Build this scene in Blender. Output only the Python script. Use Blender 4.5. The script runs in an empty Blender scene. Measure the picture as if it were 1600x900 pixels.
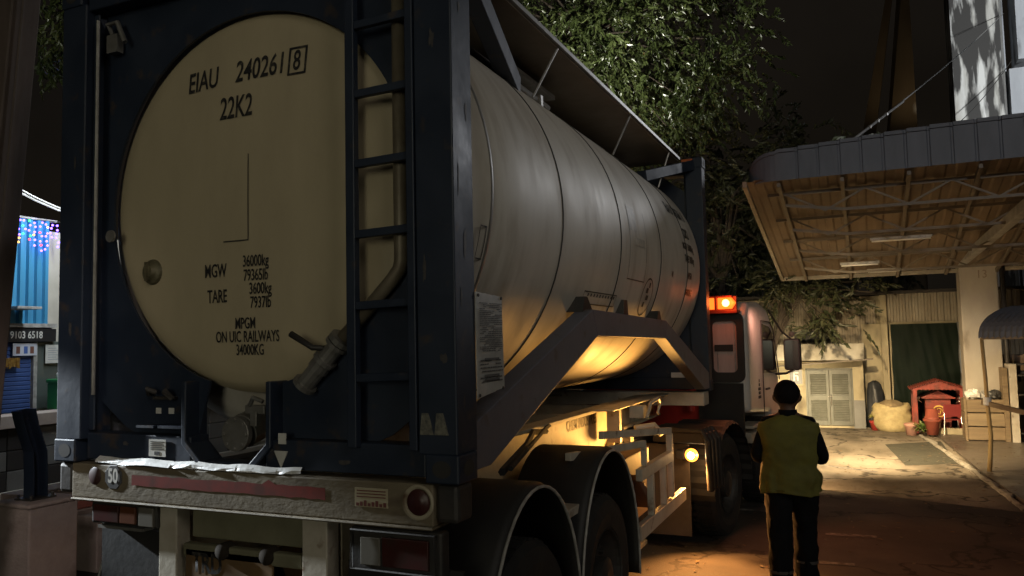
import bpy, bmesh, math, random
from mathutils import Vector, Matrix
from math import sin, cos, pi, radians

SC = bpy.context.scene
COL = SC.collection

# ------------------------------------------------------------------ camera
cam_d = bpy.data.cameras.new('camera')
cam = bpy.data.objects.new('camera', cam_d)
COL.objects.link(cam)
YAW, PITCH, ROLL = 0.4159418, 0.0677022, -0.0217940
f_ = Vector((-sin(YAW) * cos(PITCH), cos(YAW) * cos(PITCH), sin(PITCH)))
r_ = Vector((cos(YAW), sin(YAW), 0.0))
u_ = r_.cross(f_)
r2 = r_ * cos(ROLL) + u_ * sin(ROLL)
u2 = -r_ * sin(ROLL) + u_ * cos(ROLL)
M = Matrix((r2, u2, -f_)).transposed().to_4x4()
M.translation = Vector((2.76321, -2.91034, 2.08260))
cam.matrix_world = M
cam_d.sensor_width = 36.0
cam_d.lens = 36.0 * 1233.24 / 1600.0
cam_d.clip_start, cam_d.clip_end = 0.05, 600.0
SC.camera = cam

# ------------------------------------------------------------------ world: night sky
W = bpy.data.worlds.new('World')
SC.world = W
W.use_nodes = True
wn = W.node_tree
wn.nodes.clear()
wo = wn.nodes.new('ShaderNodeOutputWorld')
wb = wn.nodes.new('ShaderNodeBackground')
ws = wn.nodes.new('ShaderNodeTexSky')
ws.sky_type = 'NISHITA'
ws.sun_disc = False
ws.sun_elevation = radians(-4.0)
ws.sun_rotation = radians(200)
wb.inputs['Strength'].default_value = 0.045
glow = wn.nodes.new('ShaderNodeBackground')          # even city glow on low cloud
glow.inputs['Color'].default_value = (1.0, 0.80, 0.58, 1)
glow.inputs['Strength'].default_value = 0.0068
sn = wn.nodes.new('ShaderNodeTexNoise')               # faint uneven cloud cover
sn.inputs['Scale'].default_value = 2.4
sn.inputs['Detail'].default_value = 5
stc = wn.nodes.new('ShaderNodeTexCoord')
wn.links.new(stc.outputs['Generated'], sn.inputs['Vector'])
sr = wn.nodes.new('ShaderNodeMapRange')
sr.inputs['From Min'].default_value = 0.3
sr.inputs['From Max'].default_value = 0.7
sr.inputs['To Min'].default_value = 0.004
sr.inputs['To Max'].default_value = 0.010
wn.links.new(sn.outputs['Fac'], sr.inputs[0])
wn.links.new(sr.outputs[0], glow.inputs['Strength'])
wa = wn.nodes.new('ShaderNodeAddShader')
wn.links.new(ws.outputs[0], wb.inputs[0])
wn.links.new(wb.outputs[0], wa.inputs[0])
wn.links.new(glow.outputs[0], wa.inputs[1])
wn.links.new(wa.outputs[0], wo.inputs[0])

vs = SC.view_settings
vs.view_transform = 'Standard'
vs.look = 'None'
vs.exposure = 0.0
vs.gamma = 1.0
vs.use_curve_mapping = False
SC.cycles.max_bounces = 8
SC.cycles.diffuse_bounces = 3
SC.cycles.glossy_bounces = 3
SC.cycles.sample_clamp_indirect = 4.0


def lamp(name, kind, loc, power, color, size=0.1, target=None, spot=None, blend=0.3, size_y=None):
    d = bpy.data.lights.new(name, kind)
    d.energy = power
    d.color = color
    if kind == 'AREA':
        d.size = size
        if size_y:
            d.shape = 'RECTANGLE'
            d.size_y = size_y
    else:
        d.shadow_soft_size = size
    if kind == 'SPOT':
        d.spot_size = radians(spot)
        d.spot_blend = blend
    o = bpy.data.objects.new(name, d)
    COL.objects.link(o)
    o.location = loc
    if target is not None:
        o.rotation_euler = (Vector(target) - Vector(loc)).to_track_quat('-Z', 'Y').to_euler()
    return o


WHITE = (1.0, 0.93, 0.82)
COOL = (0.86, 0.94, 1.0)
WARM = (1.0, 0.70, 0.33)
AMBER = (1.0, 0.45, 0.09)
REDOR = (1.0, 0.16, 0.03)
# unseen street lamps and floodlights, with added fill spots among them
lamp('street_light_right', 'SPOT', (10.0, -3.5, 7.0), 880, WHITE, 3.2, (1.0, 3.4, 3.4), 50, 0.7)
lamp('sheen_fill_ahead', 'SPOT', (8.5, 20.0, 8.5), 1100, (0.93, 0.95, 1.0), 0.3, (1.0, 2.0, 3.0), 30, 0.5)  # added unseen lamp, puts a grazing sheen on the side faces
lamp('street_light_behind', 'SPOT', (2.6, -14.0, 4.6), 1480, (1.0, 0.96, 0.74), 3.5, (-0.2, 0, 2.95), 25, 0.6)
lamp('street_light_tree', 'SPOT', (-1.6, 8.2, 5.6), 1500, (1.0, 0.97, 0.84), 0.10, (-1.5, 13.0, 9.4), 96, 1.0)
lamp('fascia_fill', 'SPOT', (8.0, -7.0, 8.5), 2000, (1.0, 0.95, 0.89), .4, (5.2, 9.0, 4.8), 34, .8)  # added spot to lift the dark canopy fascia
lamp('tower_flood', 'SPOT', (13.0, 12.0, 9.0), 15000, (.95, .98, 1.0), 0.3, (8.0, 30.0, 12.5), 40, 0.5)
lamp('yard_flood', 'SPOT', (2.3, 9.5, 3.55), 4000, (1.0, .75, .42), .12, (2.35, 12.9, 0), 90, 1.0)
lamp('shop_light', 'AREA', (-7.6, 5.2, 4.7), 95, COOL, 0.25, (-9.0, 5.4, 2.6), size_y=3.0)
lamp('bumper_fill', 'SPOT', (-7.0, -0.55, 3.8), 6500, COOL, 0.1, (-0.75, 0.0, 1.30), 10, 0.5)  # added narrow spot, brightens only the sheets on the bumper
lamp('shop_tree_fill', 'SPOT', (-5.6, 1.6, 4.6), 130, (1.0, .98, .85), .1, (-7.6, 4.6, 6.7), 40, .6)  # small spot added to brighten the twigs by the shop
lamp('plinth_fill', 'SPOT', (2.0, -3.5, 4.0), 380, (1.0, .88, .80), 0.4, (-3.4, 1.5, .9), 20, 0.8)  # extra unseen spot near the camera, put in for the plinth


# ------------------------------------------------------------------ materials
def mat(name, c1, c2=None, scale=6.0, rough=0.6, metal=0.0, bump=0.0, bscale=None, stretch=(1, 1, 1),
        detail=6.0, lo=0.35, hi=0.68, spec=0.5, emit=None, estr=0.0, rough2=None, trans=0.0, c3=None, c3scale=2.0, c3lo=0.55, c3hi=0.7, coat=0.0, cracks=0.0):
    m = bpy.data.materials.new(name)
    m.use_nodes = True
    nt = m.node_tree
    b = nt.nodes['Principled BSDF']
    b.inputs['Base Color'].default_value = (*c1, 1)
    b.inputs['Roughness'].default_value = rough
    b.inputs['Metallic'].default_value = metal
    b.inputs['Specular IOR Level'].default_value = spec
    if coat:
        b.inputs['Coat Weight'].default_value = coat
        b.inputs['Coat Roughness'].default_value = 0.15
    if trans:
        b.inputs['Transmission Weight'].default_value = trans
    if emit:
        b.inputs['Emission Color'].default_value = (*emit, 1)
        b.inputs['Emission Strength'].default_value = estr
    if c2 is not None or bump:
        tc = nt.nodes.new('ShaderNodeTexCoord')
        mp = nt.nodes.new('ShaderNodeMapping')
        mp.inputs['Scale'].default_value = stretch
        nt.links.new(tc.outputs['Object'], mp.inputs['Vector'])
        nz = nt.nodes.new('ShaderNodeTexNoise')
        nz.inputs['Scale'].default_value = scale
        nz.inputs['Detail'].default_value = detail
        nz.inputs['Roughness'].default_value = 0.62
        nt.links.new(mp.outputs[0], nz.inputs['Vector'])
        if c2 is not None:
            rp = nt.nodes.new('ShaderNodeValToRGB')
            rp.color_ramp.elements[0].position = lo
            rp.color_ramp.elements[1].position = hi
            rp.color_ramp.elements[0].color = (*c1, 1)
            rp.color_ramp.elements[1].color = (*c2, 1)
            nt.links.new(nz.outputs['Fac'], rp.inputs[0])
            out = rp.outputs[0]
            if c3 is not None:
                n3 = nt.nodes.new('ShaderNodeTexNoise')
                n3.inputs['Scale'].default_value = c3scale
                n3.inputs['Detail'].default_value = 8
                nt.links.new(mp.outputs[0], n3.inputs['Vector'])
                r3 = nt.nodes.new('ShaderNodeValToRGB')
                r3.color_ramp.elements[0].position = c3lo
                r3.color_ramp.elements[1].position = c3hi
                nt.links.new(n3.outputs['Fac'], r3.inputs[0])
                mx = nt.nodes.new('ShaderNodeMix')
                mx.data_type = 'RGBA'
                nt.links.new(r3.outputs[0], mx.inputs[0])
                nt.links.new(out, mx.inputs[6])
                mx.inputs[7].default_value = (*c3, 1)
                out = mx.outputs[2]
            if cracks:
                vo = nt.nodes.new('ShaderNodeTexVoronoi')
                vo.feature = 'DISTANCE_TO_EDGE'
                vo.inputs['Scale'].default_value = cracks
                wv = nt.nodes.new('ShaderNodeVectorMath')
                wv.operation = 'ADD'
                wz = nt.nodes.new('ShaderNodeTexNoise')
                wz.inputs['Scale'].default_value = 2.2
                wz.inputs['Detail'].default_value = 6
                nt.links.new(tc.outputs['Object'], wz.inputs['Vector'])
                nt.links.new(tc.outputs['Object'], wv.inputs[0])
                nt.links.new(wz.outputs['Color'], wv.inputs[1])
                nt.links.new(wv.outputs[0], vo.inputs['Vector'])
                rc = nt.nodes.new('ShaderNodeValToRGB')
                rc.color_ramp.elements[0].position = 0.006
                rc.color_ramp.elements[1].position = 0.016
                rc.color_ramp.elements[0].color = (.22, .2, .18, 1)
                nt.links.new(vo.outputs['Distance'], rc.inputs[0])
                mc = nt.nodes.new('ShaderNodeMix')
                mc.data_type = 'RGBA'
                mc.blend_type = 'MULTIPLY'
                mc.inputs[0].default_value = 1.0
                nt.links.new(out, mc.inputs[6])
                nt.links.new(rc.outputs[0], mc.inputs[7])
                out = mc.outputs[2]
            nt.links.new(out, b.inputs['Base Color'])
            if rough2 is not None:
                mr = nt.nodes.new('ShaderNodeMapRange')
                mr.inputs['From Min'].default_value = lo
                mr.inputs['From Max'].default_value = hi
                mr.inputs['To Min'].default_value = rough
                mr.inputs['To Max'].default_value = rough2
                nt.links.new(nz.outputs['Fac'], mr.inputs[0])
                nt.links.new(mr.outputs[0], b.inputs['Roughness'])
        if bump:
            bn = nt.nodes.new('ShaderNodeTexNoise')
            bn.inputs['Scale'].default_value = bscale or scale * 4
            bn.inputs['Detail'].default_value = 5
            nt.links.new(mp.outputs[0], bn.inputs['Vector'])
            bp = nt.nodes.new('ShaderNodeBump')
            bp.inputs['Strength'].default_value = bump
            bp.inputs['Distance'].default_value = 0.02
            nt.links.new(bn.outputs['Fac'], bp.inputs['Height'])
            nt.links.new(bp.outputs[0], b.inputs['Normal'])
    return m


def emis(name, c, s):
    return mat(name, (c[0] * .5, c[1] * .5, c[2] * .5), emit=c, estr=s, rough=0.3)


NAVY = mat('navy_paint', (0.011, 0.018, 0.034), (0.017, 0.026, 0.046), 3, 0.42, bump=0.10, bscale=9, c3=(0.045, 0.036, 0.034), c3scale=9, c3lo=0.60, c3hi=0.70, rough2=.6)
SIDELIT = mat('side_lit_navy_paint', (0.098, 0.098, 0.122), (0.125, 0.124, 0.148), 4, 0.5, bump=0.10, bscale=9, c3=(0.09, 0.075, 0.07), c3scale=9, c3lo=0.60, c3hi=0.70)  # frame navy lightened for the brace, side light put into the colour
BEIGE = mat('beige_cladding', (0.44, 0.37, 0.24), (0.37, 0.31, 0.20), 2.2, 0.55, bump=0.05, bscale=120, stretch=(1, 1, .35), c3=(0.27, 0.21, 0.12), c3scale=3, c3lo=0.6, c3hi=0.85)
SHELL = mat('white_cladding', (0.52, 0.49, 0.43), (0.43, 0.40, 0.35), 1.6, 0.46, metal=0.12, bump=0.05, bscale=3, stretch=(1, 1.6, .5), rough2=0.62, c3=(0.33, 0.285, 0.225), c3scale=3.2, c3lo=0.52, c3hi=0.80)
SEAM = mat('dark_seam', (0.03, 0.028, 0.025), rough=0.7)
INK = mat('worn_black_ink', (0.014, 0.013, 0.013), (0.10, 0.085, 0.06), 38, 0.6, lo=.52, hi=.72)
STEEL = mat('galvanised_steel', (0.30, 0.29, 0.27), (0.2, 0.19, 0.17), 9, 0.42, metal=0.6, bump=0.05)
DARKSTEEL = mat('dark_steel', (0.035, 0.034, 0.033), (0.06, 0.052, 0.045), 8, 0.55, metal=0.3, bump=0.08)
CHASSIS = mat('cream_chassis_paint', (0.40, 0.36, 0.26), (0.30, 0.25, 0.17), 5, 0.55, bump=0.1, bscale=40, c3=(0.12, 0.07, 0.04), c3scale=6, c3lo=0.6, c3hi=0.72)
GREYPAINT = mat('pale_grey_paint', (0.50, 0.46, 0.38), (0.38, 0.33, 0.26), 6, 0.5, bump=0.08, c3=(0.15, 0.09, 0.05), c3scale=8, c3lo=0.62, c3hi=0.72)
RUBBER = mat('black_rubber', (0.012, 0.012, 0.012), (0.022, 0.02, 0.018), 10, 0.8, bump=0.15)
PLASTIC = mat('black_mudguard_plastic', (0.014, 0.014, 0.014), (0.022, 0.02, 0.018), 5, 0.6, bump=0.08, bscale=20)
TRIM = mat('white_trim', (0.42, 0.41, 0.39), (0.2, 0.19, 0.17), 12, 0.5)
RED = mat('red_reflective', (0.19, 0.03, 0.02), (0.13, 0.03, 0.02), 14, 0.45, c3=(0.1, 0.03, 0.02), c3scale=9)
REDLENS = mat('red_lens', (0.055, 0.012, 0.010), (0.04, 0.02, 0.015), 12, 0.35)
ORANGELENS = mat('dark_orange_lens', (0.10, 0.035, 0.015), rough=0.35)
CLEARLENS = mat('clear_lens', (0.13, 0.12, 0.10), rough=0.35)
PAPER = mat('white_label', (0.62, 0.61, 0.57), (0.5, 0.49, 0.45), 10, 0.6)
PLATEW = mat('data_plate_metal', (0.55, 0.55, 0.53), (0.40, 0.40, 0.38), 7, 0.4, metal=0.35, bump=0.1, bscale=6)
SCRAP = mat('bright_sheet', (0.72, 0.72, 0.70), (0.55, 0.55, 0.53), 12, 0.4, bump=0.4, bscale=14)
CABW = mat('white_cab_paint', (0.62, 0.59, 0.55), (0.52, 0.48, 0.44), 3, 0.3, coat=0.4, bump=0.02)
CABR = mat('red_cab_paint', (0.42, 0.03, 0.02), (0.33, 0.03, 0.02), 4, 0.35, coat=0.3)
GLASS = mat('dark_glass', (0.012, 0.013, 0.014), rough=0.06, spec=0.7)
AMB_E = emis('amber_lens_lit', (1.0, 0.36, 0.05), 3.5)
BEA_E = emis('beacon_lens_lit', (1.0, 0.13, 0.012), 2.8)
BEA_H = emis('beacon_bulb_hot', (1.0, 0.55, 0.14), 7)
HEAD_E = emis('headlight_lit', (1.0, 0.8, 0.5), 20)
CABLIT = mat('pink_lit_curtain', (0.55, 0.42, 0.38), (0.46, 0.34, 0.30), 4, 0.7, stretch=(5, 5, .6))
ASPH = mat('asphalt', (0.034, 0.031, 0.028), (0.062, 0.054, 0.046), 1.1, 0.75, bump=0.35, bscale=90, c3=(0.09, 0.075, 0.06), c3scale=0.9, c3lo=0.5, c3hi=0.7, cracks=.5, detail=15)
CONC = mat('yard_concrete', (0.28, 0.235, 0.175), (0.19, 0.155, 0.11), 1.3, 0.8, bump=0.4, bscale=30, c3=(0.10, 0.08, 0.055), c3scale=1.1, c3lo=0.46, c3hi=0.66, stretch=(1, .45, 1), cracks=.42, detail=15)
WETC = mat('damp_pavement', (0.085, 0.07, 0.055), (0.13, 0.105, 0.08), 1.5, 0.28, bump=0.25, bscale=12, rough2=0.6)
PATCH = mat('asphalt_patch', (0.045, 0.043, 0.03), (0.07, 0.065, 0.045), 4, 0.85, bump=0.5, bscale=60)
KERB = mat('kerb_concrete', (0.36, 0.33, 0.27), (0.20, 0.17, 0.13), 3, 0.85, bump=0.6, bscale=14)
PAINTL = mat('worn_road_paint', (0.34, 0.32, 0.28), (0.07, 0.06, 0.05), 7, 0.8, lo=0.3, hi=0.6)
PILLAR = mat('pillar_plaster', (0.40, 0.36, 0.30), (0.31, 0.27, 0.22), 2.5, 0.8, bump=0.2, stretch=(1, 1, .4), c3=(0.15, 0.12, 0.09), c3scale=2.5, c3lo=0.58, c3hi=0.75)
ROOFU = mat('roof_sheet_underside', (0.15, 0.108, 0.068), (0.115, 0.08, 0.05), 2, 0.7, bump=0.1, c3=(0.12, 0.09, 0.06), c3scale=3)
ROOFM = mat('grey_roof_sheet', (0.10, 0.11, 0.135), (0.07, 0.078, 0.095), 3, 0.6, bump=0.1, stretch=(1, 1, .3))
TRUSS = mat('truss_paint', (0.12, 0.097, 0.072), (0.16, 0.13, 0.095), 6, 0.6)
CORRW = mat('weathered_corrugated', (0.32, 0.28, 0.21), (0.20, 0.165, 0.115), 2, 0.7, bump=0.1, stretch=(1, 1, .4), c3=(0.10, 0.06, 0.035), c3scale=2.2, c3lo=0.55, c3hi=0.75)
CREAM = mat('cream_wall', (0.36, 0.31, 0.20), (0.25, 0.21, 0.13), 2, 0.8, bump=0.2, c3=(0.10, 0.08, 0.05), c3scale=2.3, c3lo=0.50, c3hi=0.72, stretch=(1, 1, .5))
PARAPET = mat('stained_white_band', (0.48, 0.45, 0.38), (0.3, 0.27, 0.21), 3, 0.8, bump=0.2, c3=(0.1, 0.09, 0.07), c3scale=3.5)
GREYW = mat('grey_painted_plinth', (0.20, 0.20, 0.19), (0.15, 0.145, 0.135), 3, 0.8)
LOUVRE = mat('grey_louvre_paint', (0.10, 0.10, 0.08), (0.065, 0.065, 0.05), 5, 0.55, bump=0.1)
TARP = mat('dark_green_tarpaulin', (0.003, 0.007, 0.004), (0.006, 0.012, 0.007), 3, 0.7, spec=.15, bump=0.15, bscale=10)
REDP = mat('red_kiosk_paint', (0.25, 0.036, 0.02), (0.16, 0.026, 0.016), 5, 0.55, bump=0.1, c3=(.09, .025, .015), c3scale=5, c3lo=.52, c3hi=.7)
CHAIRR = mat('dark_red_plastic', (0.16, 0.018, 0.018), rough=0.45)
YEL = mat('yellow_emblem', (0.65, 0.42, 0.08), rough=0.5)
CHROME = mat('chrome_tube', (0.6, 0.57, 0.52), rough=0.25, metal=0.9)
TERRA = mat('terracotta', (0.30, 0.07, 0.04), (0.20, 0.05, 0.03), 7, 0.7)
SACKM = mat('woven_sack', (0.48, 0.39, 0.20), (0.34, 0.27, 0.13), 7, 0.8, bump=0.5, bscale=18)
SACKD = mat('brown_sacking', (0.25, 0.19, 0.10), (0.18, 0.13, 0.07), 8, 0.9, bump=0.5, bscale=20)
WOOD = mat('weathered_wood', (0.22, 0.16, 0.09), (0.13, 0.09, 0.05), 3, 0.75, bump=0.2, stretch=(.4, 1, 6))
POLEW = mat('bamboo_pole', (0.42, 0.30, 0.12), (0.30, 0.20, 0.08), 6, 0.6, stretch=(1, 1, .4), bump=0.2)
BARK = mat('bark', (0.07, 0.055, 0.04), (0.04, 0.03, 0.022), 9, 0.9, bump=0.6, stretch=(1, 1, .3))
LEAF = mat('leaf_green', (0.030, 0.045, 0.013), (0.062, 0.078, 0.026), 1.2, 0.32, spec=0.6)
LEAFD = mat('leaf_dark', (0.030, 0.040, 0.016), (0.055, 0.055, 0.026), 1.2, 0.5)
PLANTG = mat('pot_plant_green', (0.05, 0.12, 0.03), (0.2, 0.22, 0.05), 8, 0.5)
STAINW = mat('stained_white_concrete', (0.66, 0.66, 0.63), (0.42, 0.41, 0.37), 0.9, 0.8, bump=0.1, stretch=(2.4, 2.4, .42), lo=0.4, hi=0.62, c3=(0.045, 0.043, 0.04), c3scale=1.0, c3lo=0.44, c3hi=0.52)
DARKB = mat('dark_building', (0.05, 0.045, 0.04), (0.035, 0.03, 0.028), 1, 0.9)
TOWERM = mat('tower_concrete', (0.24, 0.19, 0.12), (0.16, 0.125, 0.08), .6, 0.9, stretch=(1, 1, .3))
PINKC = mat('pink_rendered_concrete', (0.40, 0.32, 0.29), (0.32, 0.25, 0.225), 5, 0.85, bump=0.35, bscale=40, c3=(0.20, 0.15, 0.13), c3scale=3)
BRICKR = mat('red_painted_course', (0.30, 0.08, 0.06), (0.22, 0.09, 0.07), 6, 0.85, bump=0.4)
BLUES = mat('blue_corrugated_sheet', (0.045, 0.26, 0.45), (0.05, 0.22, 0.40), 3, 0.45, stretch=(1, 1, .4))
BLUESH = mat('blue_shutter', (0.045, 0.09, 0.26), (0.035, 0.07, 0.2), 4, 0.5)
SHOPW = mat('shop_wall', (0.50, 0.47, 0.40), (0.40, 0.37, 0.31), 2, 0.85, bump=0.1)
SIGNB = mat('dark_sign', (0.018, 0.018, 0.02), rough=0.4)
GREENB = mat('green_bin', (0.02, 0.22, 0.06), (0.02, 0.17, 0.05), 3, 0.45)
GOLD = mat('gold_garland', (0.45, 0.28, 0.07), (0.2, 0.1, 0.03), 26, 0.4, metal=0.3)
RUST = mat('brown_painted_pole', (0.16, 0.12, 0.10), (0.10, 0.075, 0.06), 6, 0.6, bump=0.15, stretch=(1, 1, .3))
CLOTHD = mat('dark_work_cloth', (0.006, 0.007, 0.009), (0.010, 0.010, 0.011), 9, 0.95, spec=.12, bump=0.3, bscale=20)
VESTM = mat('olive_hi_vis_vest', (0.15, 0.145, 0.026), (0.105, 0.10, 0.022), 6, 0.8, bump=0.35, bscale=11)
SKIN = mat('brown_skin', (0.10, 0.052, 0.032), rough=0.55)
HAIR = mat('black_hair', (0.006, 0.005, 0.005), rough=0.8, spec=.15, bump=0.3, bscale=60)
SILVER = mat('silver_tape', (0.07, 0.07, 0.065), (.04, .04, .04), 14, rough=0.5)
WHITEBAG = mat('white_plastic_bag', (0.62, 0.60, 0.55), rough=0.4, bump=0.5, bscale=12)


# ------------------------------------------------------------------ mesh builder
class MB:
    def __init__(s):
        s.v, s.f, s.mi = [], [], []

    def add(s, vs, fs, mi=0):
        n = len(s.v)
        s.v += [tuple(p) for p in vs]
        for f in fs:
            s.f.append([i + n for i in f])
            s.mi.append(mi)
        return s

    def box(s, lo, hi, mi=0, rot=None, piv=None):
        x0, y0, z0 = lo
        x1, y1, z1 = hi
        vs = [Vector(p) for p in ((x0, y0, z0), (x1, y0, z0), (x1, y1, z0), (x0, y1, z0), (x0, y0, z1), (x1, y0, z1), (x1, y1, z1), (x0, y1, z1))]
        if rot is not None:
            c = Vector(piv) if piv is not None else (Vector(lo) + Vector(hi)) / 2
            vs = [c + rot @ (p - c) for p in vs]
        return s.add(vs, [(0, 3, 2, 1), (4, 5, 6, 7), (0, 1, 5, 4), (1, 2, 6, 5), (2, 3, 7, 6), (3, 0, 4, 7)], mi)

    def bar(s, a, b, w, h, mi=0, up=(0, 0, 1)):
        a, b = Vector(a), Vector(b)
        d = (b - a).normalized()
        up = Vector(up)
        if abs(d.dot(up)) > .98:
            up = Vector((1, 0, 0))
        x = d.cross(up).normalized() * w / 2
        y = x.cross(d).normalized() * h / 2
        vs = [a - x - y, a + x - y, a + x + y, a - x + y, b - x - y, b + x - y, b + x + y, b - x + y]
        return s.add(vs, [(0, 3, 2, 1), (4, 5, 6, 7), (0, 1, 5, 4), (1, 2, 6, 5), (2, 3, 7, 6), (3, 0, 4, 7)], mi)

    def tube(s, path, r, n=10, mi=0, caps=True):
        P = [Vector(p) for p in path]
        R = r if isinstance(r, (list, tuple)) else [r] * len(P)
        vs, fs = [], []
        ref = None
        for i, p in enumerate(P):
            d = (P[min(i + 1, len(P) - 1)] - P[max(i - 1, 0)]).normalized()
            if ref is None:
                ref = Vector((0, 0, 1)) if abs(d.z) < .9 else Vector((1, 0, 0))
            x = d.cross(ref)
            if x.length < 1e-4:
                x = d.cross(Vector((0, 1, 0)))
            x.normalize()
            y = x.cross(d).normalized()
            ref = -(y) if False else ref
            for k in range(n):
                a = 2 * pi * k / n
                vs.append(p + (x * cos(a) + y * sin(a)) * R[i])
        for i in range(len(P) - 1):
            for k in range(n):
                k2 = (k + 1) % n
                fs.append((i * n + k, i * n + k2, (i + 1) * n + k2, (i + 1) * n + k))
        if caps:
            fs.append(tuple(range(n - 1, -1, -1)))
            fs.append(tuple((len(P) - 1) * n + k for k in range(n)))
        return s.add(vs, fs, mi)

    def rev(s, prof, axis='y', c=(0, 0, 0), n=64, mi=0, a0=0.0, a1=2 * pi):
        """prof: (radius, along axis)"""
        full = abs(a1 - a0 - 2 * pi) < 1e-6
        m = n if full else n + 1
        vs, fs = [], []
        for r, t in prof:
            for k in range(m):
                a = a0 + (a1 - a0) * k / n
                if axis == 'y':
                    p = (c[0] + r * cos(a), c[1] + t, c[2] + r * sin(a))
                elif axis == 'x':
                    p = (c[0] + t, c[1] + r * cos(a), c[2] + r * sin(a))
                else:
                    p = (c[0] + r * cos(a), c[1] + r * sin(a), c[2] + t)
                vs.append(p)
        for i in range(len(prof) - 1):
            for k in range(n):
                k2 = (k + 1) % m if full else k + 1
                fs.append((i * m + k, i * m + k2, (i + 1) * m + k2, (i + 1) * m + k))
        return s.add(vs, fs, mi)

    def prism(s, poly, axis, a, b, mi=0):
        """poly in the two other axes: axis x -> (y,z), y -> (x,z), z -> (x,y)"""
        def P(p, t):
            return (t, p[0], p[1]) if axis == 'x' else (p[0], t, p[1]) if axis == 'y' else (p[0], p[1], t)
        n = len(poly)
        vs = [P(p, a) for p in poly] + [P(p, b) for p in poly]
        fs = [tuple(range(n)), tuple(range(2 * n - 1, n - 1, -1))]
        for i in range(n):
            j = (i + 1) % n
            fs.append((i, i + n, j + n, j))
        return s.add(vs, fs, mi)

    def quad(s, a, b, c, d, mi=0):
        return s.add([a, b, c, d], [(0, 1, 2, 3)], mi)

    def corr(s, o, du, dv, lu, lv, pitch, depth, nrm, mi=0, thick=0.0):
        """corrugated sheet: o origin, du along the waves, dv along the ribs"""
        o, du, dv, nrm = Vector(o), Vector(du), Vector(dv), Vector(nrm)
        k = int(lu / pitch) * 4
        vs, fs = [], []
        for i in range(k + 1):
            ph = i % 4
            h = (0, 0, 1, 1)[ph] * depth
            u = (i // 4) * pitch + (0, .38, .5, .88)[ph] * pitch
            p = o + du * u + nrm * h
            vs += [p, p + dv * lv]
        for i in range(k):
            fs.append((2 * i, 2 * i + 2, 2 * i + 3, 2 * i + 1))
        return s.add(vs, fs, mi)

    def build(s, name, mats, parent=None, bevel=0.0, smooth=False, loc=None, fix=True, solid=0.0):
        me = bpy.data.meshes.new(name)
        me.from_pydata(s.v, [], s.f)
        if not isinstance(mats, (list, tuple)):
            mats = [mats]
        for m in mats:
            me.materials.append(m)
        for p, i in zip(me.polygons, s.mi):
            p.material_index = i
            p.use_smooth = smooth
        if fix:
            bm = bmesh.new()
            bm.from_mesh(me)
            bmesh.ops.recalc_face_normals(bm, faces=bm.faces)
            bm.to_mesh(me)
            bm.free()
        me.update()
        o = bpy.data.objects.new(name, me)
        COL.objects.link(o)
        if parent:
            o.parent = parent
        if loc:
            o.location = loc
        if solid:
            md = o.modifiers.new('solid', 'SOLIDIFY')
            md.thickness = solid
        if bevel:
            md = o.modifiers.new('bevel', 'BEVEL')
            md.width = bevel
            md.segments = 2
            md.limit_method = 'ANGLE'
            md.angle_limit = radians(40)
        return o


def split_loose(o):
    """each separate piece of a part becomes a part of its own"""
    bm = bmesh.new()
    bm.from_mesh(o.data)
    bm.verts.ensure_lookup_table()
    seen, groups = set(), []
    for v in bm.verts:
        if v.index in seen:
            continue
        st, g = [v], []
        seen.add(v.index)
        while st:
            q = st.pop()
            g.append(q.index)
            for e in q.link_edges:
                w = e.other_vert(q)
                if w.index not in seen:
                    seen.add(w.index)
                    st.append(w)
        groups.append(set(g))
    bm.free()
    if len(groups) < 2:
        return
    base = o.data
    for k, g in enumerate(groups):
        me = base.copy()
        me.name = o.name.split('.')[0]
        b2 = bmesh.new()
        b2.from_mesh(me)
        bmesh.ops.delete(b2, geom=[v for v in b2.verts if v.index not in g], context='VERTS')
        b2.to_mesh(me)
        b2.free()
        if k == 0:
            o.data = me
        else:
            c = o.copy()
            c.data = me
            COL.objects.link(c)


def tag(o, label=None, cat=None, group=None, kind=None):
    if label:
        o['label'] = label
    if cat:
        o['category'] = cat
    if group:
        o['group'] = group
    if kind:
        o['kind'] = kind
    return o


def thing(name, label, cat, loc=(0, 0, 0), rz=0.0, group=None):
    o = bpy.data.objects.new(name, None)
    COL.objects.link(o)
    o.location = loc
    o.rotation_euler = (0, 0, rz)
    o.empty_display_size = 0.2
    return tag(o, label, cat, group)


def copy_tree(o, parent=None):
    c = o.copy()
    COL.objects.link(c)
    if parent:
        c.parent = parent
    for ch in list(o.children):
        copy_tree(ch, c)
    return c


def text(s, size, m, parent, fn, xs=1.0, align='CENTER', bold=0.0, name='lettering', depth_sub=0):
    """fn maps text plane (u, v) to a point"""
    cu = bpy.data.curves.new('txt', 'FONT')
    cu.body = s
    cu.size = size
    cu.align_x = align
    cu.align_y = 'CENTER'
    cu.offset = bold
    cu.resolution_u = 3
    ob = bpy.data.objects.new('txt', cu)
    COL.objects.link(ob)
    bpy.context.view_layer.update()
    me = bpy.data.meshes.new_from_object(ob)
    bpy.data.objects.remove(ob)
    bpy.data.curves.remove(cu)
    for v in me.vertices:
        v.co = fn(v.co.x * xs, v.co.y)
    me.materials.clear()
    me.materials.append(m)
    me.name = name
    o = bpy.data.objects.new(name, me)
    COL.objects.link(o)
    if parent:
        o.parent = parent
    return o


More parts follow.
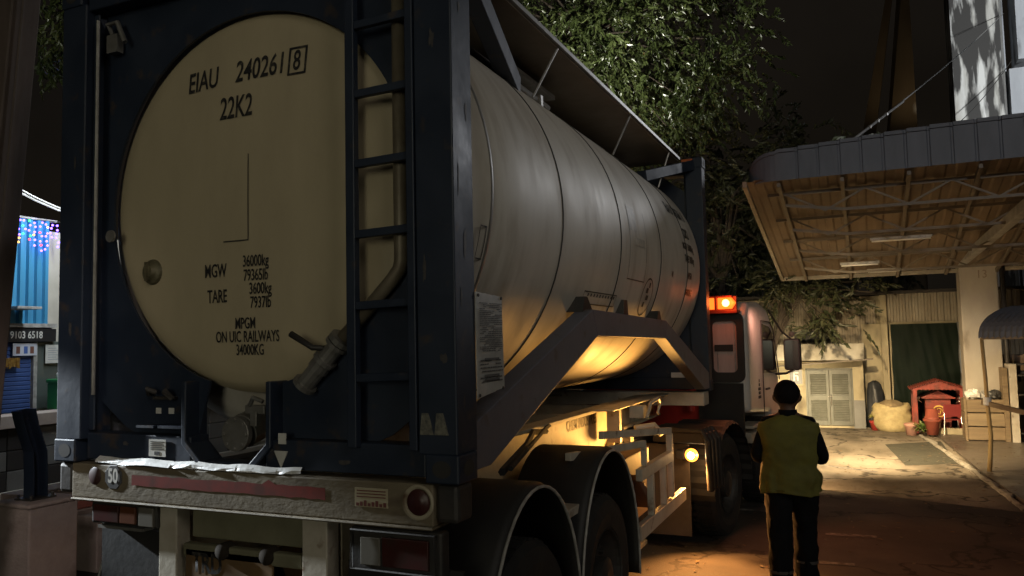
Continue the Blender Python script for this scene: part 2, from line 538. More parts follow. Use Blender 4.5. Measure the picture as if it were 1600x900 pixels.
# ================================================================== SETTING
rng = random.Random(7)
MB().quad((-150, -150, 0), (150, -150, 0), (150, 250, 0), (-150, 250, 0)).build('road', ASPH)
tag(bpy.data.objects['road'], kind='structure')
b = MB()
edge = [(-9.0, 12.4), (-3.0, 10.4), (0.4, 9.2), (2.09, 8.62), (3.2, 8.29), (4.35, 7.84), (7, 7.0), (14, 4.9)]
vs = [(x, y, 0.004) for x, y in edge] + [(x, 17.5, 0.004) for x, y in edge]
n = len(edge)
b.add(vs, [(i, i + 1, i + 1 + n, i + n) for i in range(n - 1)])
tag(b.build('yard_pavement', CONC), kind='structure')
tag(MB().add([(3.05, 13.58, .008), (3.28, 11.05, .008), (4.05, 11.48, .008), (4.03, 14.31, .008)], [(0, 1, 2, 3)]).build('pavement_patch', PATCH), kind='structure')
# raised pavement right of the kerb
b = MB()
b.prism([(4.02, 15.3), (4.26, 10.3), (4.46, 8.1), (9, 6.6), (14, 5.1), (14, 17.4), (3.98, 17.4)], 'z', -0.05, 0.05)
tag(b.build('side_pavement', WETC), kind='structure')
b = MB()
pts = [(3.70, 15.2), (3.80, 14.2), (3.93, 13.0), (4.00, 12.0), (4.10, 11.0), (4.19, 10.2), (4.24, 9.5), (4.28, 8.9), (4.33, 8.3), (4.35, 7.9)]
rows = []
for i in range(len(pts) * 4 - 3):
    t = i / 4
    k = min(int(t), len(pts) - 2)
    fr = t - k
    x = pts[k][0] * (1 - fr) + pts[k + 1][0] * fr + rng.uniform(-.012, .012)
    y = pts[k][1] * (1 - fr) + pts[k + 1][1] * fr
    h = 0.045 + rng.uniform(-.015, .01)
    w = 0.06 + rng.uniform(-.03, .03)
    rows.append([(x, y, -.02), (x, y, h - .02), (x + .03, y, h), (x + w, y, h + rng.uniform(-.01, .01)), (x + w + .02, y, .03)])
vs = [p for r in rows for p in r]
fs = []
for i in range(len(rows) - 1):
    for k in range(4):
        fs.append((i * 5 + k, i * 5 + k + 1, (i + 1) * 5 + k + 1, (i + 1) * 5 + k))
b.add(vs, fs)
tag(b.build('kerb', KERB), kind='structure')
b = MB()
for a, c, w in [((2.31, 6.10), (2.80, 6.12), .10), ((2.0, 10.75), (2.86, 10.3), .09), ((1.55, 8.2), (1.95, 8.05), .08), ((2.2, 4.95), (2.6, 4.98), .08), ((0.9, 7.0), (1.75, 7.05), .09)]:
    a, c = Vector((*a, .006 if a[1] < 8.3 else .01)), Vector((*c, .006 if c[1] < 8.3 else .01))
    d = (c - a).normalized()
    n_ = Vector((-d.y, d.x, 0)) * w / 2
    b.quad(a - n_, c - n_, c + n_, a + n_)
tag(b.build('road_marking', PAINTL), kind='structure')
# fallen leaves and grit lying about the yard and the road
b = MB()
rg = random.Random(77)
for _ in range(900):
    x, y = rg.uniform(.8, 6.5), rg.uniform(4.0, 16.0)
    z = .014 if y < 8.6 else .018
    if x > 4.05 and y > 8:
        z = .058
    if rg.random() < .35:
        x = 4.0 + rg.gauss(0, .25) - (y - 12) * .07
        z = .022 if x < 3.98 - (y - 12) * .07 else .06
    a, l = rg.uniform(0, 2 * pi), rg.uniform(.012, .045)
    d, n_ = Vector((cos(a), sin(a), 0)) * l, Vector((-sin(a), cos(a), 0)) * l * .4
    p = Vector((x, y, z))
    b.add([p - d, p - n_ + Vector((0, 0, .006)), p + d, p + n_ + Vector((0, 0, .004))], [(0, 1, 2, 3)], rg.randint(0, 1))
tag(b.build('leaf_litter', [mat('dry_leaf', (.16, .10, .05), rough=.8), mat('pale_grit', (.15, .125, .09), rough=.9)], fix=False), 'dry leaves and grit scattered over the yard and road', 'litter', kind='stuff')
# left side: paved shop front
b = MB()
b.box((-13, 2.2, -.05), (-8.2, 14, .15))
tag(b.build('shop_pavement', SHOPW, bevel=.02), kind='structure')

# ================================================================== TANK CONTAINER
D = 1.5
tank = thing('tank_container', 'large beige tank in a navy blue steel frame with black lettering, riding on the trailer', 'tank container', (0, 0, D))
CZ = 1.325
RH = 0.940


def dome_y(r):
    if r < .84:
        return .110 + .022 * (r / .84) ** 2
    if r < .915:
        return .132 + .014 * ((r - .84) / .075) ** 1.7
    return .146 + .055 * ((r - .915) / .055) ** 1.6


# tank shell
b = MB()
prof = [(0.90, .235), (.95, .25), (1.06, .27), (1.14, .31), (1.195, .40), (1.195, .9)] + [(1.195, y) for y in (1.4, 2, 2.7, 3.4, 4.1, 4.8, 5.5)] + [(1.195, 5.66), (1.16, 5.76), (1.05, 5.82), (.7, 5.86), (.001, 5.88)]
b.rev(prof, 'y', (0, 0, CZ), 96)
shell = b.build('tank_shell', SHELL, tank, smooth=True)
# seams on the shell
b = MB()
for y in (1.40, 2.62, 3.86, 5.0):
    b.rev([(1.1955, y - .007), (1.2005, y - .005), (1.2005, y + .005), (1.1955, y + .007)], 'y', (0, 0, CZ), 96)
b.build('seam_band', SEAM, shell, smooth=True)
b = MB()
b.rev([(1.1957, .42), (1.199, .425), (1.199, .445), (1.1957, .45)], 'y', (0, 0, CZ), 96)
b.build('rear_edge_band', STEEL, shell, smooth=True)


def on_shell(y, a, h=.0035):
    return Vector(((1.195 + h) * cos(a), y, CZ + (1.195 + h) * sin(a)))


def shell_patch(b, y0, y1, a0, a1, mi=0, h=.003, n=6):
    for k in range(n):
        t0, t1 = a0 + (a1 - a0) * k / n, a0 + (a1 - a0) * (k + 1) / n
        b.quad(on_shell(y0, t0, h), on_shell(y1, t0, h), on_shell(y1, t1, h), on_shell(y0, t1, h), mi)


R_ = radians
b = MB()     # panel outlines, emblem ring, removed-label ghosts
for (y0, y1, a0, a1) in [(1.98, 2.72, -25, -20.5), (2.86, 3.36, -14, 13.5), (0.33, .40, -10, -17)]:
    w = .006
    shell_patch(b, y0, y0 + w, R_(a0), R_(a1))
    shell_patch(b, y1 - w, y1, R_(a0), R_(a0 + (a1 - a0) * (.99 if y1 > 3 or y1 < 1 else .99)))
    shell_patch(b, y0, y1, R_(a0), R_(a0) + .006, n=1)
    if y1 < 2.8:
        shell_patch(b, y0, y1, R_(a1) - .006, R_(a1), n=1)
for k in range(10):
    shell_patch(b, 2.06 + k * .065, 2.085 + k * .065, R_(-22.2), R_(-21.2), n=1)
for k in range(40):
    t0, t1 = 2 * pi * k / 40, 2 * pi * (k + 1) / 40
    P = lambda t, r: on_shell(3.55 + r * cos(t), R_(-19.5) + r * sin(t) / 1.195)
    b.quad(P(t0, .165), P(t1, .165), P(t1, .152), P(t0, .152))
for dx, dz, l in ((-.03, -.07, .05), (.02, -.02, .08), (-.02, .03, .07), (.03, .07, .04)):
    shell_patch(b, 3.55 + dx - l / 2, 3.55 + dx + l / 2, R_(-19.5) + dz, R_(-19.5) + dz + .035, n=1)
b.build('outline_marking', INK, shell)
GHOST = mat('grey_label_ghost', (0.26, 0.245, 0.22), (0.46, 0.435, 0.385), 7, 0.5, lo=0.35, hi=0.6)
b = MB()
shell_patch(b, 2.86, 3.08, R_(4), R_(13))
shell_patch(b, 2.98, 3.3, R_(-1), R_(2))
b.build('faded_marking', GHOST, shell)
for s_, y, a, sz in [('EIAU 240261 8', 5.02, 26, .17), ('22K2', 5.15, 15, .14)]:
    text(s_, sz, INK, shell, lambda u, v, y=y, a=a: on_shell(y + u, R_(a) + v / 1.195, .004), .8, bold=.004)
for y, a, sz, s_ in [(5.1, 8, .1, 'MGW 36000kg'), (5.1, 2, .1, 'TARE 3600kg'), (5.1, -6, .09, 'MPGM'), (5.15, -14, .09, '34000KG'), (4.33, -7.5, .07, 'W')]:
    text(s_, sz, INK, shell, lambda u, v, y=y, a=a: on_shell(y + u, R_(a) + v / 1.195, .004), .8, bold=.003)

# end dome
b = MB()
b.rev([(r, dome_y(r)) for r in [.0005, .1, .2, .3, .4, .5, .6, .7, .78, .84, .86, .88, .90, .915, .93, .945, .958, .968]], 'y', (0, 0, CZ), 96)
dome = b.build('end_dome', BEIGE, tank, smooth=True)

def on_dome(x, z, h=.004):
    return Vector((x, dome_y(math.hypot(x, z - CZ)) - h, z))


def dtext(s, x, z, size, xs=.62, tilt=0.0, slant=0.0, bold=.006, arch=None, align='CENTER'):
    ct, st = cos(R_(tilt)), sin(R_(tilt))

    def fn(u, v):
        u = u + v * slant
        return on_dome(x + u * ct - v * st, z + u * st + v * ct)
    return text(s, size, INK, dome, fn, xs, align, size * .014)


dtext('EIAU', -.300, 1.962, .150, .66, 3.0, .10, .006)
dtext('240261', .078, 1.972, .152, .70, 0.5, .10, .006)
dtext('8', .302, 1.972, .142, .66, 0, .08, .006)
b = MB()
for (x0, x1, z0, z1) in [(.250, .262, 1.905, 2.045), (.348, .360, 1.905, 2.045), (.250, .360, 1.905, 1.916), (.250, .360, 2.034, 2.045)]:
    q = [on_dome(x + (z - 1.97) * .08, z) for x, z in ((x0, z0), (x1, z0), (x1, z1), (x0, z1))]
    b.quad(*q)
b.build('check_digit_box', INK, dome)
dtext('22K2', -.073, 1.790, .160, .62, 0, .04)
dtext('MGW', -.204, .967, .095, .60)
dtext('36000kg', .055, 1.005, .080, .60)
dtext('79365lb', .055, .935, .080, .60)
dtext('TARE', -.195, .838, .092, .60)
dtext('3600kg', .082, .868, .080, .60)
dtext('7937lb', .082, .800, .080, .60)
dtext('MPGM', -.017, .699, .078, .60)
dtext('ON UIC RAILWAYS', -.009, .633, .078, .60)
dtext('34000KG', .008, .568, .076, .60)
b = MB()
for (x0, x1, z0, z1) in [(.008, .013, 1.11, 1.545), (-.15, .013, 1.110, 1.116)]:
    k = 8
    for i in range(k):
        if x1 - x0 < .02:
            za, zb = z0 + (z1 - z0) * i / k, z0 + (z1 - z0) * (i + 1) / k
            b.quad(on_dome(x0, za), on_dome(x1, za), on_dome(x1, zb), on_dome(x0, zb))
        else:
            xa, xb = x0 + (x1 - x0) * i / k, x0 + (x1 - x0) * (i + 1) / k
            b.quad(on_dome(xa, z0), on_dome(xb, z0), on_dome(xb, z1), on_dome(xa, z1))
b.build('outline_marking', SEAM, dome)
b = MB()   # inspection plug low on the left of the end
c = on_dome(-.65, .99)
b.rev([(.0005, -.035), (.03, -.035), (.045, -.02), (.062, -.012), (.068, 0), (.068, .03)], 'y', tuple(c), 24)
b.box((c.x - .006, c.y - .05, c.z - .05), (c.x + .006, c.y - .03, c.z + .05))
b.build('inspection_plug', mat('verdigris_plug', (0.16, 0.14, 0.08), (0.08, 0.07, 0.04), 20, 0.5, metal=.3), dome, smooth=False)

# corner castings
for sx in (-1, 1):
    for (y0, y1) in ((-.002, .176), (5.882, 6.06)):
        for (z0, z1) in ((-.002, .118), (2.473, 2.591)):
            b = MB()
            xa, xb = sorted((sx * 1.222, sx * 1.062))
            b.box((xa, y0, z0), (xb, y1, z1))
            cx, cz = (xa + xb) / 2, (z0 + z1) / 2
            yy = y0 - .001 if y0 < 1 else y1 + .001
            ov = [(cx + .045 * cos(t) * (1 if abs(cos(t)) < .5 else 1), cz + .036 * sin(t)) for t in [i * pi / 8 for i in range(16)]]
            b.add([(x, yy, z) for x, z in ov], [tuple(range(16))], 1)
            xx = sx * 1.2235
            ov = [((y0 + y1) / 2 + .05 * cos(t), cz + .034 * sin(t)) for t in [i * pi / 8 for i in range(16)]]
            b.add([(xx, y, z) for y, z in ov], [tuple(range(16))], 1)
            b.build('corner_casting', [NAVY, SEAM], tank, bevel=.008)
# posts
for sx in (-1, 1):
    for y0, y1 in ((.004, .19), (5.868, 6.054)):
        b = MB()
        xa, xb = sorted((sx * 1.215, sx * 1.03))
        b.box((xa, y0, .116), (xb, y1, 2.475))
        # folded flange on the inner edge
        fa, fb = sorted((sx * 1.032, sx * .99))
        yy = (y0 + .05, y0 + .062) if y0 < 1 else (y1 - .062, y1 - .05)
        b.box((fa, yy[0], .16), (fb, yy[1], 2.43))
        b.build('corner_post', NAVY, tank, bevel=.012)


# rear and front end plates with a round opening and cut-away lower corners
def end_plate(y0, y1, front=False):
    b = MB()
    N = 120
    X, Z0, Z1 = 1.032, .15, 2.44
    ring_i, ring_o, skip = [], [], []
    for k in range(N):
        a = 2 * pi * k / N
        ci, si = cos(a), sin(a)
        ring_i.append((RH * ci, CZ + RH * si))
        t = min(X / abs(ci) if abs(ci) > 1e-6 else 9, ((Z1 - CZ) if si > 0 else (CZ - Z0)) / abs(si) if abs(si) > 1e-6 else 9)
        # corner cut: keep below the chamfer line
        nx, nz, dd = (.56, -.83, 0) if not front else (.7, .7, 0)
        if not front and si < 0:
            t = min(t, .436 / (.18 * abs(ci) + .25 * abs(si)))
        if front and si > 0:
            den = abs(ci) * .62 + abs(si) * .78
            t = min(t, 1.32 / den)
        t = max(t, RH + .02)
        ring_o.append((t * ci, CZ + t * si))
    for k in range(N):
        j = (k + 1) % N
        if not front:
            xm = (ring_o[k][0] + ring_o[j][0]) / 2
            if ring_o[k][1] < .5 and -.33 < xm < .20:
                continue
        q = [ring_i[k], ring_o[k], ring_o[j], ring_i[j]]
        b.prism(q, 'y', y0, y1)
    return b.build('end_plate', NAVY, tank)


end_plate(.118, .132)
end_plate(5.90, 5.914, True)
# rails
b = MB()
b.box((-1.035, .05, .012), (-.30, .17, .148))
b.box((.17, .05, .012), (1.035, .17, .148))
b.box((-.30, .08, .004), (.17, .17, .03))
# guard around the bottom outlet
b.prism([(-.345, .42), (-.315, .42), (-.315, .13), (-.21, .03), (-.24, .012), (-.345, .11)], 'y', .03, .175)
b.prism([(.215, .42), (.185, .42), (.185, .13), (.08, .03), (.11, .012), (.215, .11)], 'y', .03, .175)
b.build('bottom_rail', NAVY, tank, bevel=.006)
MB().box((-1.035, .02, 2.44), (1.035, .17, 2.585)).build('top_rail', NAVY, tank, bevel=.008)
MB().box((-1.035, 5.88, .012), (1.035, 6.04, .15)).build('bottom_rail', NAVY, tank, bevel=.008)
MB().box((-1.035, 5.86, 2.40), (1.035, 6.04, 2.50)).build('top_rail', NAVY, tank, bevel=.008)
# side braces
for sx in (-1, 1):
    b = MB()
    xa, xb = sorted((sx * 1.212, sx * 1.10))
    outer = [(.17, .05), (.17, .26), (1.84, .765), (1.90, .79), (3.86, .75), (3.94, .73), (5.86, .17), (5.86, .0), (5.70, .03), (3.86, .585), (1.93, .605), (.34, .04)]
    poly = outer
    # as three convex bars meeting end to end
    b.prism([(.17, .03), (.185, .235), (1.86, .775), (1.95, .605), (.33, .03)], 'x', xa, xb)
    b.prism([(1.86, .775), (3.90, .735), (3.86, .58), (1.95, .605)], 'x', xa, xb)
    b.prism([(3.90, .735), (5.87, .20), (5.87, .03), (5.62, .03), (3.86, .58)], 'x', xa, xb)
    b.build('side_brace', SIDELIT, tank, bevel=.006)
    b = MB()
    b.prism([(1.80, .76), (1.86, .86), (1.92, .86), (2.02, .772)], 'x', sx * 1.0, sx * 1.16)
    b.prism([(3.78, .742), (3.84, .82), (3.90, .82), (3.96, .72)], 'x', sx * 1.0, sx * 1.16)
    b.prism([(2.85, .756), (2.87, .88), (2.97, .88), (2.99, .753)], 'x', sx * 1.02, sx * 1.13)
    b.build('brace_lug', DARKSTEEL, tank, bevel=.004)
    # upper corner braces, post head to shell
    b = MB()
    b.bar((sx * 1.09, .20, 2.52), (sx * .80, 1.62, 2.20), .10, .13)
    b.bar((sx * 1.09, 5.87, 2.50), (sx * .80, 4.85, 2.22), .10, .11)
    b.build('upper_brace', NAVY, tank, bevel=.006)
# walkway over the tank: plate with an outer edge strip, thin stays down to the shell
b = MB()
b.box((.18, .25, 2.535), (.985, 5.80, 2.545))
wk = b.build('walkway', mat('walkway_plate', (0.26, 0.22, 0.17), (0.20, 0.165, 0.12), 4, 0.7), tank)
b = MB()
b.box((.968, .22, 2.547), (1.008, 5.74, 2.575))
b.build('walkway_edge', STEEL, wk)
b = MB()
for y, dy in ((1.75, .22), (3.55, .22), (5.2, .1)):
    b.tube([(.985, y + dy, 2.55), (.88, y, 2.16)], .009, 6)
b.build('walkway_stay', STEEL, wk)
b = MB()
b.tube([(.74, .42, 2.285), (.74, 1.5, 2.285), (.735, 2.4, 2.28)], .022, 8)
for y in (.55, 1.0, 1.6, 2.2):
    b.box((.71, y - .02, 2.24), (.77, y + .02, 2.315))
b.build('cable_conduit', STEEL, tank, smooth=False)
b = MB()
b.box((.45, 1.7, 2.40), (.72, 2.6, 2.43))
b.tube([(.70, 2.6, 2.285), (.71, 4.3, 2.28)], .012, 6)
b.build('top_fitting', STEEL, tank)

# ladder on the right of the end frame
b = MB()
b.box((.660, .012, .13), (.708, .052, 2.50))
b.box((.985, .000, .13), (1.024, .045, 2.50))
lad = b.build('ladder', NAVY, tank, bevel=.004)
for k in range(7):
    z = .44 + .32 * k
    b = MB()
    b.box((.708, .014, z - .018), (.986, .044, z + .018), rot=Matrix.Rotation(R_(-1.6), 3, 'Y'))
    b.build('rung', NAVY, lad, bevel=.003)
# drain pipe
b = MB()
b.tube([(.905, .085, 2.52), (.905, .085, .95), (.895, .085, .915), (.86, .083, .87), (.60, .075, .615)], [.032] * 4 + [.033], 14)
pipe = b.build('drain_pipe', mat('bare_pipe', (0.20, 0.17, 0.12), (0.13, 0.105, 0.07), 8, .5, metal=.3), tank, smooth=True)
b = MB()
d = Vector((-.26, 0, -.255)).normalized()
p0 = Vector((.60, .07, .615))
for t0, t1, r in ((0, .025, .06), (.03, .05, .06), (.05, .13, .042), (.13, .15, .058), (.155, .2, .05), (.2, .29, .044), (.29, .31, .06)):
    b.tube([p0 + d * t0, p0 + d * t1], r, 14)
b.build('drain_valve', STEEL, pipe, smooth=False)
b = MB()
b.tube([p0 + d * .07, (.46, .03, .575), (.345, .02, .64)], [.012, .014, .016], 8)
b.build('valve_handle', DARKSTEEL, pipe, smooth=True)
# bottom outlet valve in the rail opening
b = MB()
b.tube([(-.06, .15, .17), (-.06, .42, .24)], .085, 20)
b.rev([(.0005, 0), (.085, 0), (.085, .03), (.0005, .03)], 'y', (-.065, .10, .16), 24)
for k in range(8):
    a = k * pi / 4
    b.tube([(-.065 + .07 * cos(a), .092, .16 + .07 * sin(a)), (-.065 + .07 * cos(a), .105, .16 + .07 * sin(a))], .010, 6)
b.box((-.02, .12, .26), (.10, .16, .30))
b.box((.02, .11, .20), (.06, .15, .27))
b.tube([(.01, .12, .30), (.06, .09, .34), (.11, .1, .32)], .012, 8)
b.build('outlet_valve', STEEL, tank, bevel=.002)
# small fittings and stickers
b = MB()
b.rev([(.0005, 0), (.032, 0), (.034, .01), (.0005, .012)], 'y', (-.885, .05, 1.19), 18)
b.tube([(-.93, .1, 2.30), (-.93, .06, 2.36), (-.86, .06, 2.36), (-.80, .06, 2.24)], .014, 8)
b.box((-.94, .06, 2.2), (-.86, .1, 2.3))
b.build('rail_fitting', STEEL, tank)
b = MB()
b.tube([(-.975, .035, .35), (-.975, .035, 2.38)], .010, 8)  # added rod standing in for the bright line on the post's inner edge
b.build('post_edge_line', STEEL, tank)
for k, (x, z, w, h) in enumerate([(-.59, .265, .036, .03), (-.50, .265, .038, .03), (-.52, .085, .115, .085), (.272, .155, .045, .05)]):
    b = MB()
    b.box((x - w / 2, (.1135 if z > .2 else .044), z - h / 2), (x + w / 2, (.117 if z > .2 else .047), z + h / 2))
    yl = .0425
    if w > .1:
        for i in range(5):
            b.box((x - w * .4, yl, z + h * .35 - i * h * .11), (x + w * (.4 - .1 * (i % 2)), yl + .002, z + h * .39 - i * h * .11), 1)
        b.box((x - .018, yl, z - h * .4), (x + .018, yl + .002, z - h * .2), 1)
    b.build('sticker', [PAPER, INK], tank)
b = MB()
b.prism([(.225, .098), (.305, .098), (.265, .02)], 'y', .044, .048)
b.build('sticker', PAPER, tank)
b = MB()
for x, z in ((1.06, .2), (1.13, .2)):
    b.prism([(x - .02, z), (x + .045, z), (x + .02, z + .09), (x - .01, z + .09)], 'y', -.002, .004)
b.build('sticker', mat('torn_sticker', (.22, .21, .16), (.05, .05, .05), 30, .7), tank)
b = MB()   # junction fitting over the stickers
b.tube([(-.63, .09, .35), (-.61, .06, .38), (-.58, .09, .36)], .014, 8)
b.tube([(-.52, .09, .36), (-.49, .06, .37), (-.47, .09, .33)], .016, 8)
b.box((-.60, .085, .325), (-.46, .118, .34))
b.build('handle_bracket', DARKSTEEL, tank)
b = MB()   # ledge lines on the rail
b.box((-.66, .036, .185), (-.54, .12, .197))
b.box((-.51, .036, .185), (-.35, .12, .197))
b.build('ledge_strip', NAVY, tank)

# scraped patches where the paint has gone from the frame
SCUFF = mat('scraped_bare_metal', (.075, .068, .064), (.035, .032, .032), 30, .6)
rg = random.Random(44)
for (y, z, w, h) in [(.10, 1.02, .04, .16), (.06, .78, .025, .09), (.13, 1.60, .02, .12), (.08, 2.05, .02, .07), (.05, 1.28, .012, .2), (.15, .55, .03, .06), (.07, .33, .02, .08)]:
    b = MB()
    pts = []
    for k in range(14):
        a = 2 * pi * k / 14
        r = rg.uniform(.45, 1.0)
        pts.append((1.2166, y + w * r * cos(a) * .6, z + h * r * sin(a) * .5))
    b.add(pts, [tuple(range(14))])
    b.build('scuff', SCUFF, tank)
for (x, z, w, h) in [(1.12, 1.9, .03, .10), (1.07, .9, .02, .16), (1.16, .52, .04, .05), (-1.12, .7, .03, .12), (-1.1, 1.6, .02, .09), (.2, .1, .05, .03), (.62, .06, .07, .03), (-.75, .1, .05, .03)]:
    b = MB()
    pts = []
    for k in range(14):
        a = 2 * pi * k / 14
        r = rg.uniform(.45, 1.0)
        pts.append((x + w * r * cos(a) * .6, .0026 if abs(x) > 1 else .0486, z + h * r * sin(a) * .5))
    b.add(pts, [tuple(range(14))])
    b.build('scuff', SCUFF, tank)

# data plate on the side of the rear post
b = MB()
ys = [.185, .27, .36, .455]
zz = [.33, .36, .45, .8]
for i in range(3):
    b.quad((1.222, ys[i], .335 + .012 * i), (1.222 + (.006 if i else 0), ys[i + 1], .335 + .012 * (i + 1)), (1.222, ys[i + 1], .800 - .004 * i), (1.222, ys[i], .806 - .004 * i))
dp = b.build('data_plate', PLATEW, tank, solid=.004)
b = MB()
rg = random.Random(3)
z = .755
while z > .40:
    if .50 < z < .535 or .425 < z < .44:
        z -= .012
        continue
    y = .205
    while y < .43:
        w = rg.uniform(.008, .045)
        if rg.random() < .82:
            b.box((1.2285, y, z), (1.2295, min(y + w, .438), z + (.0035 if z > .54 else .006)))
        y += w + .006
    z -= .0085 if z > .54 else .016
for z0, h in ((.50, .012), (.425, .014), (.408, .012)):
    b.box((1.2285, .25, z0), (1.2295, .40, z0 + h))
b.build('fine_print', mat('grey_print', (.10, .10, .10), rough=.7), dp)
b = MB()
for y, z in ((.2, .79), (.44, .785), (.2, .35), (.44, .37)):
    b.rev([(.0005, .004), (.007, .004), (.008, 0)], 'x', (1.225, y, z), 10)
b.build('rivet', DARKSTEEL, dp)
# orange marker on the front post head and rating plate on the front frame
MB().box((1.0, 5.84, 2.505), (1.12, 5.86, 2.57)).build('sticker', mat('orange_sticker', (.55, .14, .03), (.4, .08, .02), 20, .6), tank)
MB().box((.80, 5.855, .145), (1.0, 5.87, .20)).build('sticker', PAPER, tank)

# ================================================================== SEMI-TRAILER
tr = thing('semi_trailer', 'cream painted skeletal semi-trailer with black mudguards under the beige tank', 'trailer', (0, 0, 0))
b = MB()
for sx in (-1, 1):
    xa, xb = sorted((sx * .50, sx * .52))
    b.prism([(.16, .93), (.16, 1.44), (6.2, 1.44), (6.2, 1.22), (4.5, 1.22), (4.0, .93)], 'x', xa, xb)
    b.box((sx * .51 - .075, .12, 1.44), (sx * .51 + .075, 6.2, 1.465))
    b.box((sx * .51 - .075, .16, .905), (sx * .51 + .075, 4.0, .93))
    b.bar((sx * .51, 4.0, .917), (sx * .51, 4.5, 1.207), .15, .025)
    b.box((sx * .51 - .075, 4.5, 1.195), (sx * .51 + .075, 6.2, 1.22))
b.build('chassis_beam', CHASSIS, tr, bevel=.004)
b = MB()
for y in (1.45, 2.75, 3.95, 5.0):
    b.box((-.49, y, 1.15), (.49, y + .09, 1.40))
b.build('cross_member', CHASSIS, tr, bevel=.004)
b = MB()      # front bolster under the container's front castings
b.box((-1.18, 5.70, 1.35), (1.18, 5.98, 1.495))
b.box((-1.20, 4.2, 1.475), (-.95, 5.69, 1.49))
b.box((.62, 3.6, 1.470), (.80, 5.69, 1.482))
b.build('front_bolster', GREYPAINT, tr, bevel=.006)
b = MB()
b.tube([(1.05, .9, 1.42), (.85, 1.7, 1.45), (.66, 2.4, 1.46), (.54, 2.8, 1.44)], .014, 6)
b.tube([(1.0, .9, 1.40), (.80, 1.7, 1.43), (.60, 2.3, 1.44), (.54, 2.7, 1.40)], .022, 6)
b.tube([(.56, 1.0, 1.1), (.56, 1.9, 1.05), (.56, 2.9, 1.13), (.57, 3.9, 1.08)], .012, 6)
b.tube([(.56, 1.0, 1.06), (.57, 2.2, .99), (.56, 3.1, 1.07), (.57, 3.9, 1.02)], .010, 6)
b.build('air_hose', RUBBER, tr)
text('CHEM INDUSTRIES', .13, INK, tr, lambda u, v: Vector((.5235, 3.60 + u, 1.375 + v)), .72, bold=.003)
# rear bumper beam
b = MB()
b.box((-1.10, .015, 1.315), (1.09, .15, 1.492))
b.box((-1.10, .005, 1.300), (1.09, .16, 1.314))
bump = b.build('bumper_beam', mat('dirty_cream_bumper', (.19, .155, .10), (.12, .095, .058), 4, .65, bump=.12, bscale=30, c3=(.10, .07, .045), c3scale=5, c3lo=.58, c3hi=.72, stretch=(1, 1, 2)), tr, bevel=.008)
b = MB()
b.box((-1.21, .02, 1.33), (-1.102, .16, 1.49))
b.box((1.092, .03, 1.33), (1.20, .17, 1.49))
b.build('beam_end', DARKSTEEL, bump, bevel=.02)
b = MB()
rg = random.Random(11)
xs = [-.66 + i * 1.2 / 30 for i in range(31)]
vs = []
for i, x in enumerate(xs):
    vs += [(x, .0125, 1.397 + rg.uniform(-.003, .003)), (x, .0125, 1.450 + rg.uniform(-.003, .003) + (.02 if i == 22 else 0))]
b.add(vs, [(2 * i, 2 * i + 2, 2 * i + 3, 2 * i + 1) for i in range(30)])
b.build('reflective_stripe', RED, bump)
b = MB()
b.rev([(.0005, 0), (.062, 0), (.066, .004)], 'y', (-.79, .0105, 1.432), 8, a0=pi / 8, a1=2 * pi + pi / 8)
sp = b.build('speed_roundel', mat('dark_roundel', (.03, .03, .03), (.06, .055, .05), 20, .6), bump)
text('50', .10, PAPER, sp, lambda u, v: Vector((-.79 + u, .0085, 1.436 + v)), .72, bold=.003)
b = MB()
b.rev([(.0005, -.004), (.04, -.004), (.046, 0)], 'y', (-.925, .012, 1.432), 20)
b.build('round_reflector', mat('dull_red_reflector', (.045, .018, .016), rough=.5), bump, smooth=True)
b = MB()
b.rev([(.0005, -.006), (.03, -.010), (.034, -.004), (.05, -.008), (.056, 0)], 'y', (1.02, .012, 1.415), 24)
b.rev([(.056, .0), (.072, -.014), (.075, 0)], 'y', (1.02, .014, 1.415), 24, mi=1)
b.build('round_reflector', [mat('dull_red_lamp', (.05, .014, .012), rough=.4), CHASSIS], bump, smooth=True)
b = MB()
b.box((.70, .0095, 1.38), (.87, .0125, 1.462))
for i in range(3):
    b.box((.712, .0075, 1.448 - i * .013), (.86, .0095, 1.452 - i * .013), 1)
for i in range(8):
    b.box((.708 + i * .02, .0075, 1.384), (.722 + i * .02, .0095, 1.397 + (i % 3) * .006), 1)
b.build('sticker', [mat('cream_sticker', (.38, .33, .22), rough=.6), mat('maroon_print', (.12, .03, .02), rough=.6)], bump)
# bright crumpled sheets lying on the beam
rg = random.Random(5)
b = MB()
for (x0, x1, y0, y1) in [(-.93, -.62, .0, .045), (-.74, -.40, -.005, .04), (-.40, -.22, .0, .035), (-.23, .02, -.005, .03), (-.02, .26, .0, .03), (.20, .40, .005, .03)]:
    k = 5
    vs = []
    for i in range(k):
        x = x0 + (x1 - x0) * i / (k - 1)
        for q, y in enumerate((y0 + .012 + rg.uniform(-.006, .006), (y0 + y1) / 2, y1)):
            vs.append((x, y, 1.4985 + q * .014 + rg.uniform(0, .0025) + .004 * math.sin(x * 19)))
    b.add(vs, [(3 * i + j, 3 * i + 3 + j, 3 * i + 4 + j, 3 * i + 1 + j) for i in range(k - 1) for j in range(2)])
tag(b.build('metal_scrap', SCRAP, fix=False), 'crumpled bright metal strip lying along the top of the cream bumper', 'scrap')
